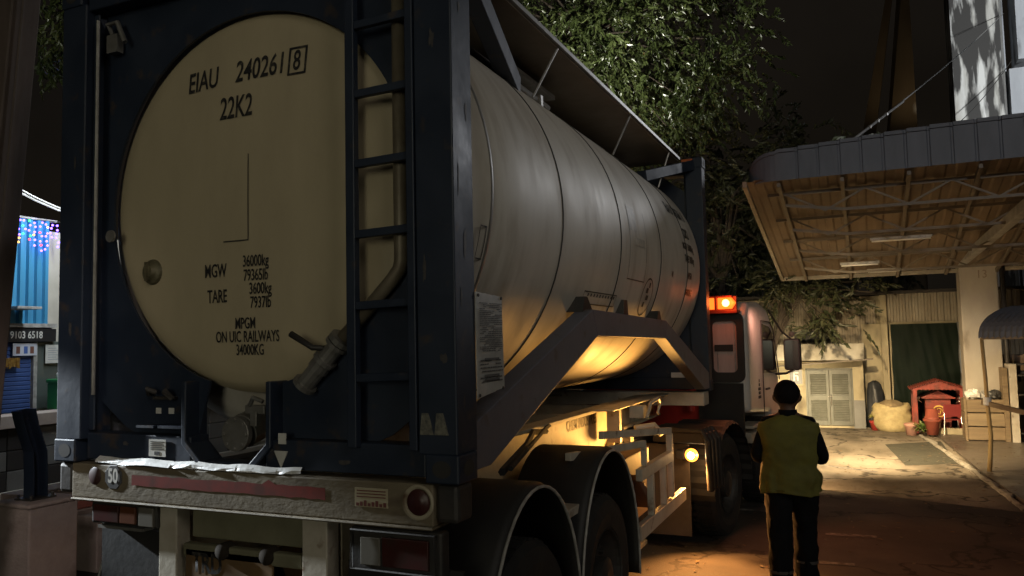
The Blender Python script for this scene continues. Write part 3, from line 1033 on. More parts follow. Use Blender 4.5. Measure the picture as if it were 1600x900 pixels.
# lamp clusters and uprights
for sx, x0, x1 in ((-1, -.97, -.50), (1, .66, 1.12)):
    b = MB()
    if sx < 0:
        b.box((x0, .03, 1.185), (x1, .10, 1.30))
    else:
        b.box((x0, .03, 1.10), (x1, .10, 1.29))
    tl = b.build('tail_lamp', DARKSTEEL, tr, bevel=.012)
    b = MB()
    if sx < 0:
        b.box((-.94, .018, 1.20), (-.76, .032, 1.285), 0)
        b.box((-.75, .018, 1.20), (-.64, .032, 1.285), 1)
        b.box((-.615, .016, 1.195), (-.515, .034, 1.29), 2)
    else:
        b.box((.72, .018, 1.13), (.82, .032, 1.25), 2)
        b.box((.83, .018, 1.13), (1.06, .032, 1.255), 0)
    b.build('lens', [REDLENS, ORANGELENS, CLEARLENS], tl, bevel=.004)
    if sx > 0:
        b = MB()
        fr = [(.68, 1.115), (1.10, 1.115), (1.10, 1.28), (.68, 1.28), (.68, 1.115)]
        b.tube([(x, .005, z) for x, z in fr], .006, 6)
        b.build('lamp_guard', DARKSTEEL, tl)
b = MB()
b.box((-.51, .05, .62), (-.39, .14, 1.298))
b.box((.38, .05, .62), (.52, .14, 1.298))
b.box((-1.0, .06, .52), (1.0, .16, .64))
b.build('underrun_bar', GREYPAINT, tr, bevel=.006)
b = MB()
b.box((-.36, .12, 1.14), (.37, .30, 1.28))
b.box((-.36, .06, 1.06), (.37, .11, 1.125))
b.build('cross_box', mat('olive_grey_box', (.20, .19, .12), (.14, .13, .08), 4, .6, bump=.1), tr, bevel=.01)
b = MB()
b.box((-.34, .06, .93), (.20, .075, 1.10))
plate = b.build('licence_plate', mat('yellow_plate', (.17, .10, .04), (.10, .06, .03), 6, .6), tr, bevel=.003)
text('TRD', .13, INK, plate, lambda u, v: Vector((-.20 + u, .058, 1.035 + v)), .75, bold=.004)
b = MB()
for x in (-.10, .17):
    b.rev([(.0005, -.012), (.032, -.010), (.04, .0), (.04, .06)], 'y', (x, .05, 1.105), 18)
b.build('plate_lamp', mat('dull_brown_plastic', (.03, .024, .018), rough=.9, spec=.1), tr, smooth=True)
# left mud flap with a bright top edge
b = MB()
b.box((-1.0, .12, .35), (-.52, .135, 1.15))
b.box((-.92, .03, 1.165), (-.60, .13, 1.18), 1)
b.build('mud_flap', [PLASTIC, STEEL], tr)
b = MB()
b.box((.60, .10, .35), (1.18, .115, 1.12))
b.build('mud_flap', PLASTIC, tr)

# axles, wheels, mudguards
WC = [(0.86, .53), (2.13, .53)]


def wheel(parent, x, y, z, sx, R=.53, w=.27):
    b = MB()
    xo, xi = x, x - sx * w
    b.rev([(R * .58, xo - sx * .02), (R * .80, xo), (R * .94, xo - sx * .015), (R, xo - sx * .05), (R, xi + sx * .05), (R * .94, xi + sx * .015), (R * .58, xi + sx * .02)], 'x', (0, y, z), 40)
    # tread grooves as raised blocks
    for k in range(40):
        a = 2 * pi * k / 40
        c = Vector((0, y + R * cos(a), z + R * sin(a)))
        for j in range(3):
            xm = xo - sx * (.055 + j * .08)
            b.bar(c + Vector((xm, 0, 0)), c + Vector((xm - sx * .06, 0, 0)), .05, .016, up=(0, cos(a), sin(a)))
    t = b.build('wheel', RUBBER, parent)
    b = MB()
    b.rev([(R * .60, xo - sx * .01), (R * .58, xo - sx * .05), (R * .50, xo - sx * .13), (R * .26, xo - sx * .12), (R * .25, xo - sx * .02), (R * .12, xo), (.001, xo)], 'x', (0, y, z), 32)
    for k in range(10):
        a = 2 * pi * k / 10
        b.tube([(xo - sx * .13, y + R * .40 * cos(a), z + R * .40 * sin(a)), (xo - sx * .095, y + R * .40 * cos(a), z + R * .40 * sin(a))], .016, 6)
    b.build('rim', DARKSTEEL, t, smooth=False)
    return t


for sx in (-1, 1):
    for y, z in WC:
        wheel(tr, sx * 1.19, y, z, sx)
        wheel(tr, sx * .88, y, z, sx)
        b = MB()
        Rm = .815 if y > 1 else .80
        zc = .515
        arc = [R_(t) for t in range(-8, 189, 7)]
        prof = []
        vs = []
        for t in arc:
            rr = Rm * (1.0 if 25 < math.degrees(t) < 155 else 1.0)
            py, pz = y + rr * .80 * cos(t), zc + rr * sin(t) * 1.06
            vs += [(sx * .72, py, pz), (sx * 1.17, py, pz), (sx * 1.215, y + (py - y) * .975, zc + (pz - zc) * .972)]
        k = len(arc)
        b.add(vs, [(3 * i + j, 3 * i + 3 + j, 3 * i + 4 + j, 3 * i + 1 + j) for i in range(k - 1) for j in range(2)])
        mg = b.build('mudguard', PLASTIC, tr, smooth=True, solid=.006)
        b = MB()
        b.tube([(sx * 1.219, y + Rm * .78 * cos(t), zc + Rm * 1.03 * sin(t)) for t in arc], .0085, 8)
        b.build('edge_trim', TRIM, mg, smooth=True)
b = MB()
for y, z in WC:
    b.tube([(-1.0, y, z), (1.0, y, z)], .07, 12)
b.build('axle', DARKSTEEL, tr)
b = MB()
b.box((.80, 1.40, 1.05), (1.16, 1.66, 1.10))
b.build('mudguard_bracket', GREYPAINT, tr, bevel=.004)

# side guard frame ahead of the wheels
b = MB()
G = [((1.18, 2.88, .645), (1.18, 4.5, .645), .05, .11), ((1.18, 2.95, 1.06), (1.18, 3.97, 1.06), .05, .09),
     ((1.02, 1.85, 1.345), (1.18, 3.13, 1.275), .04, .05), ((1.18, 3.12, 1.11), (1.18, 3.12, 1.26), .045, .04),
     ((1.02, 2.55, 1.40), (1.18, 4.02, 1.275), .04, .055), ((1.18, 4.0, .71), (1.18, 4.0, 1.25), .07, .05),
     ((1.18, 3.3, .70), (1.18, 3.3, 1.015), .06, .05), ((1.18, 3.72, .70), (1.18, 3.72, 1.015), .05, .05)]
for a, c, w, h in G:
    b.bar(a, c, w, h)
b.build('side_guard', GREYPAINT, tr, bevel=.005)
b = MB()
b.prism([(3.05, 1.0), (3.45, .72), (3.5, .72), (3.5, .78), (3.1, 1.04)], 'x', 1.0, 1.15)
b.box((.70, 3.0, .62), (1.02, 3.9, 1.15))
b.build('tool_box', mat('rust_brown_box', (.20, .09, .05), (.14, .06, .035), 5, .6), tr, bevel=.01)
b = MB()
b.tube([(1.10, 3.55, 1.43), (1.10, 3.7, 1.54), (1.10, 3.98, 1.56), (1.08, 4.1, 1.50), (1.08, 4.02, 1.42)], .016, 8)
b.box((.94, 3.6, 1.42), (1.06, 3.72, 1.52))
b.box((.60, 4.05, 1.15), (.72, 4.12, 1.46))
b.tube([(.9, 3.9, 1.3), (1.05, 4.0, 1.32), (1.12, 3.98, 1.24)], .03, 8)
b.build('winch_bracket', GREYPAINT, tr, bevel=.004)
# landing legs
for sx in (-1, 1):
    b = MB()
    b.box((sx * .62 - .06, 4.55, .12), (sx * .62 + .06, 4.67, 1.2))
    b.box((sx * .62 - .14, 4.48, .10), (sx * .62 + .14, 4.74, .14))
    b.build('landing_leg', CHASSIS, tr, bevel=.006)
# amber side marker lamp
b = MB()
b.box((1.07, 4.98, .87), (1.17, 5.05, .99))
b.box((1.01, 4.965, .885), (1.10, 5.03, .975))
ml = b.build('marker_lamp', DARKSTEEL, tr, bevel=.01)
b = MB()
b.rev([(.0005, -.040), (.036, -.034), (.058, -.012), (.066, 0)], 'y', (1.17, 4.975, .93), 20)
b.rev([(.0005, -.050), (.024, -.046), (.034, -.036)], 'y', (1.17, 4.975, .93), 16, mi=1)
b.build('lens', [AMB_E, emis('amber_bulb_hot', (1.0, .85, .5), 60)], ml, smooth=True)
lamp('marker_glow', 'SPOT', (1.20, 4.93, .84), 260, (1.0, .40, .10), .06, (1.75, 3.9, -.15), 112, .8)
lamp('marker_glow_under', 'SPOT', (1.10, 4.80, 1.02), 165, (1.0, .47, .095), .14, (.35, 2.6, 1.75), 125, .9)
lamp('marker_glow_side', 'POINT', (1.28, 4.95, .93), 4, (1.0, .55, .22), .03)
# flap panel beyond the lamp
b = MB()
b.box((.55, 5.06, .12), (1.13, 5.08, 1.02))
b.build('mud_flap', mat('grey_flap', (.12, .10, .08), (.08, .065, .05), 5, .7), tr, bevel=.004)

# ================================================================== TRACTOR
PHI = R_(-7.5)
tk = thing('truck_tractor', 'white truck cab with red back wall and lit orange beacon, coupled ahead of the tank', 'truck', (.17, 5.0, 0), PHI)
b = MB()
cabp = [(1.92, 1.18), (1.92, 2.36), (2.05, 2.50), (2.55, 2.52), (2.95, 2.44), (3.20, 2.24), (3.44, 1.55), (3.52, 1.25), (3.52, .62), (3.1, .6), (2.9, 1.1)]
b.prism(cabp, 'x', -1.1, 1.1)
cab = b.build('cab', CABW, tk, bevel=.07)
for m_ in cab.modifiers:
    m_.segments = 4
MB().box((-1.02, 1.905, 1.0), (.50, 1.92, 2.36)).build('back_wall', CABR, cab, bevel=.02)
b = MB()       # rear quarter window: black frame with rounded corners
def rr(x0, x1, z0, z1, r, n=5):
    out = []
    for cx, cz, a0 in ((x1 - r, z1 - r, 0), (x0 + r, z1 - r, 90), (x0 + r, z0 + r, 180), (x1 - r, z0 + r, 270)):
        for i in range(n + 1):
            a = R_(a0 + 90 * i / n)
            out.append((cx + r * cos(a), cz + r * sin(a)))
    return out
o_, i_ = rr(.60, 1.07, 1.54, 2.37, .09), rr(.70, .99, 1.66, 2.27, .06)
n = len(o_)
vs = [(x, 1.875, z) for x, z in o_] + [(x, 1.875, z) for x, z in i_] + [(x, 1.915, z) for x, z in o_] + [(x, 1.915, z) for x, z in i_]
fs = []
for k in range(n):
    j = (k + 1) % n
    fs += [(k, j, n + j, n + k), (2 * n + k, 3 * n + k, 3 * n + j, 2 * n + j), (k, 2 * n + k, 2 * n + j, j), (n + k, n + j, 3 * n + j, 3 * n + k)]
b.add(vs, fs)
rw = b.build('rear_window', SEAM, cab)
b = MB()
b.box((.69, 1.897, 1.65), (1.0, 1.903, 2.28))
b.build('window_pane', CABLIT, rw)
b = MB()
b.box((.72, 1.885, 1.91), (.94, 1.899, 1.99))
b.box((.955, 1.89, 1.66), (.968, 1.899, 2.26), 1)
b.box((.75, 1.89, 1.66), (.757, 1.899, 1.90), 1)
b.build('window_fitting', [SEAM, TRIM], rw)
b = MB()
b.box((.50, 1.88, .80), (1.04, 1.915, 1.53))
b.tube([(.42, 1.84, 1.2), (.42, 1.84, 2.05)], .045, 12, 1)
b.tube([(.42, 1.84, 2.05), (.42, 1.84, 2.33)], .040, 12, 2)
b.build('rear_panel', [PLASTIC, CABR, CHROME], cab)
# side: door window, handle, steps, crest blob
b = MB()
b.prism([(2.62, 1.62), (2.62, 2.24), (2.98, 2.20), (3.14, 2.12), (3.34, 1.60)], 'x', 1.098, 1.108)
b.build('side_window', GLASS, cab)
b = MB()
b.tube([(1.112, 2.56, 1.2), (1.112, 2.56, 2.28), (1.112, 3.0, 2.26), (1.112, 3.18, 2.16), (1.112, 3.42, 1.5)], .008, 6)
b.tube([(1.112, 2.56, 1.2), (1.112, 2.56, .95), (1.112, 3.3, .9)], .005, 6)
b.tube([(1.13, 2.62, 1.42), (1.13, 2.78, 1.42)], .014, 6)
b.build('door_outline', SEAM, cab)
b = MB()
for dz, l in ((.05, .05), (0, .11), (-.05, .08), (.10, .03), (-.1, .12)):
    b.box((1.099, 2.40 - l / 2, 1.42 + dz), (1.104, 2.40 + l / 2, 1.42 + dz + .035))
b.build('door_emblem', SEAM, cab)
b = MB()
b.box((.85, 2.0, .82), (1.09, 2.55, .94))
b.box((.88, 2.05, .98), (1.10, 2.6, 1.02))
for i in range(3):
    b.box((.85, 2.6, .35 + i * .2), (1.1, 3.0, .38 + i * .2))
b.build('cab_step', GREYPAINT, cab, bevel=.01)
b = MB()
b.box((-1.12, 3.40, .35), (1.12, 3.62, .80))
b.build('front_bumper', CABW, cab, bevel=.04)
for sx in (-1, 1):
    b = MB()
    b.box((sx * .85 - .16, 3.60, .50), (sx * .85 + .16, 3.64, .68))
    b.build('headlight', HEAD_E, cab, bevel=.015)
b = MB()
b.box((-.98, 3.36, 1.6), (.98, 3.38, 2.2), rot=Matrix.Rotation(R_(-18), 3, 'X'), piv=(0, 3.4, 1.6))
b.build('windscreen', GLASS, cab)
# mirror
b = MB()
b.tube([(1.10, 3.26, 1.58), (1.2, 3.42, 1.58), (1.28, 3.5, 1.62)], .016, 8)
b.tube([(1.10, 3.0, 2.42), (1.18, 3.35, 2.14), (1.28, 3.5, 2.02)], .012, 8)
mi_ = b.build('mirror_arm', SEAM, cab)
b = MB()
o_ = rr(1.17, 1.38, 1.62, 2.04, .04)
b.prism(o_, 'y', 3.47, 3.57)
b.build('mirror_housing', PLASTIC, mi_, bevel=.01)
b = MB()
b.prism(rr(1.19, 1.36, 1.64, 2.02, .03), 'y', 3.466, 3.469)
b.build('mirror_glass', mat('mirror_glass', (.12, .12, .11), rough=.12, metal=.8), mi_)
b = MB()
b.rev([(.0005, -.04), (.03, -.03), (.04, 0), (.03, .03), (.0005, .04)], 'z', (1.28, 3.49, 2.10), 12)
b.build('marker_light', CLEARLENS, mi_)
# beacon bar on the cab roof edge
b = MB()
b.box((.52, 1.80, 2.36), (1.03, 1.95, 2.40))
b.box((.58, 1.83, 2.40), (.62, 1.93, 2.56))
b.box((.755, 1.82, 2.40), (.785, 1.93, 2.56))
b.box((.58, 1.84, 2.555), (.96, 1.93, 2.575))
b.box((.58, 1.90, 2.40), (1.0, 1.94, 2.57))
bc = b.build('beacon', mat('red_beacon_housing', (.26, .045, .02), (.2, .03, .015), 9, .4), cab, bevel=.006)
b = MB()
b.box((.625, 1.835, 2.415), (.75, 1.895, 2.55))
b.build('beacon_lens', BEA_E, bc, bevel=.01)
b = MB()
b.prism([(.79, 2.415), (.95, 2.415), (1.0, 2.485), (.95, 2.55), (.79, 2.55)], 'y', 1.835, 1.895)
b.build('beacon_lens', BEA_E, bc, bevel=.01)
b = MB()
b.rev([(.0005, -.02), (.035, -.012), (.045, 0)], 'y', (.89, 1.836, 2.485), 16)
b.build('beacon_bulb', BEA_H, bc)
bl = lamp('beacon_glow', 'SPOT', (0, 0, 0), 60, (1.0, .45, .32), .05, (0.30, 1.0, -.9), 95, .8)
bl.parent = tk
bl.location = (1.22, 1.92, 2.47)
bl = lamp('beacon_glow_back', 'POINT', (0, 0, 0), 3.5, REDOR, .05)
bl.parent = tk
bl.location = (.95, 1.72, 2.50)
bl = lamp('beacon_glow_road', 'SPOT', (0, 0, 0), 90, (1.0, .30, .12), .05, (.75, -.55, -.75), 105, .7)
bl.parent = tk
bl.location = (1.22, 1.80, 2.50)
bl = lamp('beacon_glow_up', 'SPOT', (0, 0, 0), 60, (1.0, .25, .05), .05, (-.75, .6, .75), 100, .8)
bl.parent = tk
bl.location = (.80, 2.0, 2.66)
# chassis, wheels, mudguards
b = MB()
for sx in (-1, 1):
    b.box((sx * .42 - .04, -1.2, .75), (sx * .42 + .04, 3.3, .95))
b.box((-.5, -.5, .95), (.5, .5, 1.10))
b.build('tractor_chassis', DARKSTEEL, tk, bevel=.01)
for sx in (-1, 1):
    wheel(tk, sx * 1.12, .95, .52, sx)
    wheel(tk, sx * .82, .95, .52, sx)
    wheel(tk, sx * 1.08, 2.85, .52, sx)
    b = MB()
    arc = [R_(t) for t in range(-5, 186, 5)]
    vs = []
    for k, t in enumerate(arc):
        rr_ = .66 + (.012 if k % 2 else 0)
        y, z = .95 + rr_ * cos(t) * 1.05, .52 + rr_ * sin(t)
        vs += [(sx * .62, y, z), (sx * 1.14, y, z), (sx * 1.17, y, .52 + (z - .52) * .96)]
    k = len(arc)
    b.add(vs, [(3 * i + j, 3 * i + 3 + j, 3 * i + 4 + j, 3 * i + 1 + j) for i in range(k - 1) for j in range(2)])
    b.build('mudguard', PLASTIC, tk, solid=.006)
b = MB()
for k in range(4):
    y = .06 + k * .11
    b.tube([(.62, y, 1.17), (1.12, y, 1.17), (1.18, y, 1.08), (1.19, y, .60)], .035, 8)
b.box((.62, .04, 1.05), (1.16, .44, 1.15))
b.build('ribbed_cover', PLASTIC, tk, bevel=.01)
# headlight beams
def tl_(p):
    return Vector((.17 + p[0] * cos(PHI) - p[1] * sin(PHI), 5.0 + p[0] * sin(PHI) + p[1] * cos(PHI), p[2]))
for sx, pw in ((-1, 200), (1, 450)):
    lamp('headlight_beam', 'SPOT', tl_((sx * .85, 3.68, .62)), pw, (1.0, .80, .50), .06, (1.9 if sx > 0 else -1.0, 16.3, .75), 105, .9)
lamp('indicator_glow', 'SPOT', tl_((.74, 3.695, .70)), 135, (1.0, .64, .30), .02, (3.4, 13.5, -.8), 165, .5)
lamp('headlight_core', 'SPOT', tl_((.85, 3.70, .60)), 4200, (1.0, .80, .46), .05, (1.15, 16.3, .45), 24, 1.0)

# ================================================================== PERSON
def build_person(loc, rz):
    V, Eg, Rd = [], [], []

    def v(p, r, par=None):
        V.append(Vector(p))
        Rd.append(r)
        if par is not None:
            Eg.append((par, len(V) - 1))
        return len(V) - 1
    pel = v((0, 0, .95), (.135, .105))
    ab = v((0, .0, 1.10), (.13, .10), pel)
    ch = v((0, .0, 1.27), (.15, .11), ab)
    up = v((0, -.01, 1.40), (.13, .085), ch)
    nk = v((0, .005, 1.475), (.052, .055), up)
    h0 = v((0, .02, 1.535), (.070, .082), nk)
    h1 = v((0, .025, 1.61), (.090, .108), h0)
    h2 = v((0, .02, 1.68), (.080, .096), h1)
    h3 = v((0, .02, 1.715), (.04, .045), h2)
    nose = v((0, .125, 1.595), (.014, .014), h1)
    for s in (-1, 1):
        v((s * .118, .0, 1.605), (.016, .026), h1)
        sh = v((s * .165, -.01, 1.395), (.068, .062), up)
        el = v((s * .262, -.06, 1.12), (.050, .048), sh)
        fo = v((s * .245, .04, 1.07), (.047, .045), el)
        wr = v((s * .175, .20, 1.05), (.029, .025), fo)
        pa = v((s * .150, .265, 1.05), (.036, .020), wr)
        pa2 = v((s * .135, .300, 1.05), (.034, .018), pa)
        for k, (dz, l) in enumerate(((.030, .062), (.010, .072), (-.010, .068), (-.030, .052))):
            f1 = v((s * (.130), .318, 1.05 + dz), (.0095, .0095), pa2)
            f2 = v((s * (.130 - l * .35), .318 + l * .55, 1.05 + dz), (.0088, .0088), f1)
            v((s * (.130 - l * .8), .318 + l * .62, 1.045 + dz), (.0075, .0075), f2)
        t1 = v((s * .125, .262, 1.085), (.011, .011), pa)
        v((s * .095, .295, 1.105), (.009, .009), t1)
    fw = {-1: -.19, 1: .15}
    for s in (-1, 1):
        dy = fw[s]
        hp = v((s * .092, 0, .87), (.100, .105), pel)
        kn = v((s * .096, dy * .6 + .03, .50), (.072, .072), hp)
        cf = v((s * .093, dy * .85 - .01, .34), (.066, .066), kn)
        an = v((s * .092, dy - .03, .10 + (.04 if dy < 0 else 0)), (.052, .056), cf)
        lf = .05 if dy < 0 else 0.0
        he = v((s * .092, dy - .05, .05 + lf), (.044, .044), an)
        ft = v((s * .100, dy + .08, .045 + lf * .3), (.045, .038), he)
        v((s * .104, dy + .16, .035), (.038, .028), ft)
    me = bpy.data.meshes.new('person_body')
    me.from_pydata(V, Eg, [])
    ob = bpy.data.objects.new('tmp', me)
    COL.objects.link(ob)
    sk = ob.modifiers.new('skin', 'SKIN')
    sk.use_smooth_shade = True
    for i, d in enumerate(me.skin_vertices[0].data):
        d.radius = Rd[i]
        d.use_root = (i == 0)
    sb = ob.modifiers.new('sub', 'SUBSURF')
    sb.levels = sb.render_levels = 2
    dg = bpy.context.evaluated_depsgraph_get()
    dg.update()
    m2 = bpy.data.meshes.new_from_object(ob.evaluated_get(dg))
    bpy.data.objects.remove(ob)
    m2.materials.clear()
    for m_ in (CLOTHD, SKIN, RUBBER):
        m2.materials.append(m_)
    for p in m2.polygons:
        c = p.center
        p.use_smooth = True
        p.material_index = 1 if c.z > 1.455 or (c.y > .19 and 1.0 < c.z < 1.15) else (2 if c.z < .085 else 0)
    root = bpy.data.objects.new('person', m2)
    m2.name = 'person'
    COL.objects.link(root)
    root.location = loc
    root.rotation_euler = (0, 0, rz)
    root.scale = (1.03, 1.03, .972)
    tag(root, 'man seen from behind in an olive hi-vis vest and dark trousers, walking beside the truck', 'person')
    # vest
    rg = random.Random(2)
    rings = [(.80, .232, .165, -.0), (.85, .236, .166, 0), (.95, .230, .160, 0), (1.05, .222, .155, 0), (1.15, .226, .155, 0), (1.25, .238, .156, 0), (1.33, .245, .146, -.005), (1.385, .235, .126, -.012), (1.42, .180, .105, -.012), (1.447, .115, .082, -.005), (1.462, .085, .075, 0)]
    b = MB()
    N = 72
    from mathutils import noise
    fine = []
    for i in range(len(rings) - 1):
        for q in range(5):
            t = q / 5
            fine.append(tuple(a_ * (1 - t) + b_ * t for a_, b_ in zip(rings[i], rings[i + 1])))
    fine.append(rings[-1])
    for z, rx, ry, cy in fine:
        for k in range(N):
            a = 2 * pi * k / N
            e = .75
            cx_, sy_ = cos(a), sin(a)
            x = rx * math.copysign(abs(cx_) ** e, cx_)
            y = cy + ry * math.copysign(abs(sy_) ** e, sy_)
            amp = .018 * max(.25, min(1, (1.45 - z) * 3))
            d = noise.noise(Vector((x * 7 + z * 3, y * 5, z * 9))) * amp + noise.noise(Vector((x * 16, y * 16, z * 22 + x * 9))) * amp * .5
            # lower half hangs in soft vertical folds, gathered at the waist
            d += .010 * sin(a * 11 + 2 * noise.noise(Vector((x * 4, z * 4, 1)))) * max(0, 1.15 - z) * 2.2
            d -= .012 * math.exp(-((z - 1.02) / .05) ** 2)
            b.v.append((x * (1 + d / .2), y * (1 + d / .15), z + .014 * sin(a * 3 + 1) * (z < .83)))
    for i in range(len(fine) - 1):
        for k in range(N):
            b.f.append([i * N + k, i * N + (k + 1) % N, (i + 1) * N + (k + 1) % N, (i + 1) * N + k])
            b.mi.append(0)
    ve = b.build('vest', VESTM, root, smooth=True, solid=.006)
    b = MB()     # trouser shells, loose
    for s in (-1, 1):
        dy = fw[s]
        path = [((s * .088, 0, .93), .118), ((s * .094, .005, .80), .116), ((s * .096, dy * .3 + .012, .65), .106), ((s * .096, dy * .6 + .02, .50), .098), ((s * .092, dy * .85 - .012, .34), .094), ((s * .092, dy - .02, .20), .090), ((s * .092, dy - .022, .095), .094), ((s * .092, dy - .022, .06), .092)]
        n2 = 36
        st = len(b.v)
        fine = []
        for i in range(len(path) - 1):
            for q in range(5):
                t = q / 5
                fine.append((tuple(Vector(path[i][0]).lerp(Vector(path[i + 1][0]), t)), path[i][1] * (1 - t) + path[i + 1][1] * t))
        fine.append(path[-1])
        path = fine
        for i, (p, r) in enumerate(path):
            for k in range(n2):
                a = 2 * pi * k / n2
                w = 1 + .16 * noise.noise(Vector((cos(a) * 1.2 + s, sin(a) * 1.2, p[2] * 9))) + .07 * noise.noise(Vector((cos(a) * 3, sin(a) * 3 + s, p[2] * 26)))
                b.v.append((p[0] + r * w * cos(a) * .97, p[1] + r * w * sin(a) * 1.05, p[2]))
        for i in range(len(path) - 1):
            for k in range(n2):
                b.f.append([st + i * n2 + k, st + i * n2 + (k + 1) % n2, st + (i + 1) * n2 + (k + 1) % n2, st + (i + 1) * n2 + k])
                b.mi.append(1 if i == 99 else 0)
    b.build('trousers', [CLOTHD, SILVER], root, smooth=True, solid=.004)
    for s in (-1, 1):
        dy = fw[s]
        b = MB()
        b.rev([(.092, -.012), (.094, 0), (.093, .014)], 'z', (s * .092, dy - .022, .19), 28)
        b.build('reflective_band', SILVER, root, smooth=True)
    b = MB()    # hair cap
    rows = 9
    st = 0
    for i in range(rows):
        ph = pi / 2 * (1 - i / (rows - 1)) if False else i / (rows - 1) * R_(128)
        for k in range(28):
            a = 2 * pi * k / 28
            lim = R_(126) + (R_(90) - R_(126)) * min(1, max(0, sin(a) + .8) / .7) if sin(a) < -.1 else R_(90) + (R_(58) - R_(90)) * min(1, (sin(a) + .1) / .8)
            pp = ph / R_(128) * lim
            w = 1 + rg.uniform(-.035, .045) + .05 * max(0, cos(pp)) * abs(cos(a))
            b.v.append((.104 * w * sin(pp) * cos(a), .008 + .122 * w * sin(pp) * sin(a), 1.632 + .118 * w * cos(pp)))
    for i in range(rows - 1):
        for k in range(28):
            b.f.append([i * 28 + k, i * 28 + (k + 1) % 28, (i + 1) * 28 + (k + 1) % 28, (i + 1) * 28 + k])
            b.mi.append(0)
    b.build('hair', HAIR, root, smooth=True)
    b = MB()    # stand-up collar of the shirt
    for i, (z, r) in enumerate(((1.44, .088), (1.485, .074), (1.505, .070))):
        for k in range(24):
            a = 2 * pi * k / 24
            b.v.append((r * cos(a), .003 + r * 1.02 * sin(a), z - (.02 * max(0, sin(a)))))
    for i in range(2):
        for k in range(24):
            b.f.append([i * 24 + k, i * 24 + (k + 1) % 24, (i + 1) * 24 + (k + 1) % 24, (i + 1) * 24 + k])
            b.mi.append(0)
    b.build('collar', CLOTHD, root, smooth=True, solid=.004)
    return root


build_person((2.155, 4.16, 0.0), R_(3))

# ================================================================== CANOPY, PILLAR
cp = thing('canopy', 'low sloping steel canopy with grey sheet fascia over the yard, right of the truck', 'canopy')
CX0, CX1, CY0, CY1 = 1.30, 9.0, 9.0, 14.6
def cz_(y):
    return 4.34 + (3.30 - 4.34) * (y - CY0) / (CY1 - CY0)
b = MB()
L = CY1 - CY0
dv = Vector((0, L, cz_(CY1) - cz_(CY0)))
b.corr((CX0, CY0, cz_(CY0)), (1, 0, 0), dv.normalized(), CX1 - CX0, dv.length, .25, .02, (0, 0, 1))
b.build('roof_sheet', ROOFU, cp)
b = MB()
b.box((CX0, CY0, cz_(CY0) + .03), (CX0 + .02, CY0 + .02, cz_(CY0) + .04))
# fascia with a rounded left corner
seq = []
for t in [R_(x) for x in range(0, 91, 10)]:
    yy = CY0 - .02 + .42 - .42 * sin(t)
    seq.append((CX0 + .42 - .42 * cos(t), yy, cz_(CY0) - .02, .06 + .32 * sin(t) ** .8))
x = CX0 + .46
i = 0
while x < CX1:
    hh = .38 + .012 * (x - CX0) + .10 * min(1, (x - CX0) / 2.5)
    for dx, dy in ((0, 0), (.235, 0), (.25, .012), (.27, .012), (.28, 0)):
        seq.append((x + dx, CY0 - .02 + dy, cz_(CY0) - .02, hh))
    x += .28
vs = []
for (x, y, z, h) in seq:
    vs += [(x, y, z), (x, y, z + h), (x, y - .025, z + h), (x, y - .025, z + h + .05), (x, y + .25, z + h + .05)]
k = len(seq)
b = MB()
b.add(vs, [(5 * i + j, 5 * i + 5 + j, 5 * i + 6 + j, 5 * i + 1 + j) for i in range(k - 1) for j in range(4)])
b.build('fascia', ROOFM, cp, solid=.004)
b = MB()
b.bar((CX0 - .02, CY0, cz_(CY0) - .03), (CX0 - .02, CY1, cz_(CY1) - .03), .06, .09)
b.bar((CX0, CY1, cz_(CY1) - .03), (CX1, CY1, cz_(CY1) - .03), .05, .08)
b.build('edge_beam', mat('pale_edge_strip', (.30, .26, .2), (.2, .17, .12), 6, .6), cp)
for y in (9.5, 10.7, 11.9, 13.1):
    b = MB()
    zt, zb = cz_(y) - .05, cz_(y) - .34
    b.bar((CX0 + .25, y, zt), (CX1, y, zt), .045, .045)
    b.bar((CX0 + .5, y, zb + .12), (2.6, y, zb), .04, .04)
    b.bar((2.6, y, zb), (CX1, y, zb), .04, .04)
    x = CX0 + .5
    i = 0
    while x < CX1 - .8:
        b.bar((x, y, zt if i % 2 == 0 else zb), (x + .55, y, zb if i % 2 == 0 else zt), .025, .025)
        x += .55
        i += 1
    b.build('truss', TRUSS, cp)
for x in (1.75, 2.6, 3.45, 4.3, 5.15, 6.0, 6.9):
    b = MB()
    b.bar((x, CY0 + .05, cz_(CY0) - .075), (x, CY1 - .05, cz_(CY1) - .075), .05, .06)
    b.build('purlin', TRUSS, cp)
TUBE = mat('fluorescent_tube_off', (.75, .72, .64), rough=.4)
for i, (x0, x1, y, lb) in enumerate([(2.95, 3.85, 11.2, 'longest unlit fluorescent batten, nearest the canopy fascia'), (2.45, 3.1, 12.6, 'unlit fluorescent batten in the middle of the canopy ceiling'), (2.9, 3.5, 13.95, 'unlit fluorescent batten closest to the far edge of the canopy')]):
    t = thing('fluorescent_batten', lb, 'light fitting', ((x0 + x1) / 2, y, cz_(y) - (.33 if y < 13.5 else .12)), 0, 'fluorescent battens under the canopy')
    h = (x1 - x0) / 2
    b = MB()
    b.box((-h, -.03, 0), (h, .03, .04))
    b.build('housing', TRIM, t, bevel=.004)
    b = MB()
    b.tube([(-h + .02, 0, -.018), (h - .02, 0, -.018)], .014, 10)
    b.build('tube', TUBE, t, smooth=True)
pl = thing('concrete_pillar', 'pale square concrete pillar numbered 13 holding up the canopy', 'pillar', (4.86, 14.75, 0))
b = MB()
b.box((-.34, -.25, 0), (.30, .3, 3.55))
sh = b.build('shaft', PILLAR, pl, bevel=.02)
text('13', .22, mat('faded_red_paint', (.22, .16, .12), rough=.8), sh, lambda u, v: Vector((.04 + u, -.2535, 3.17 + v)), .9)
b = MB()
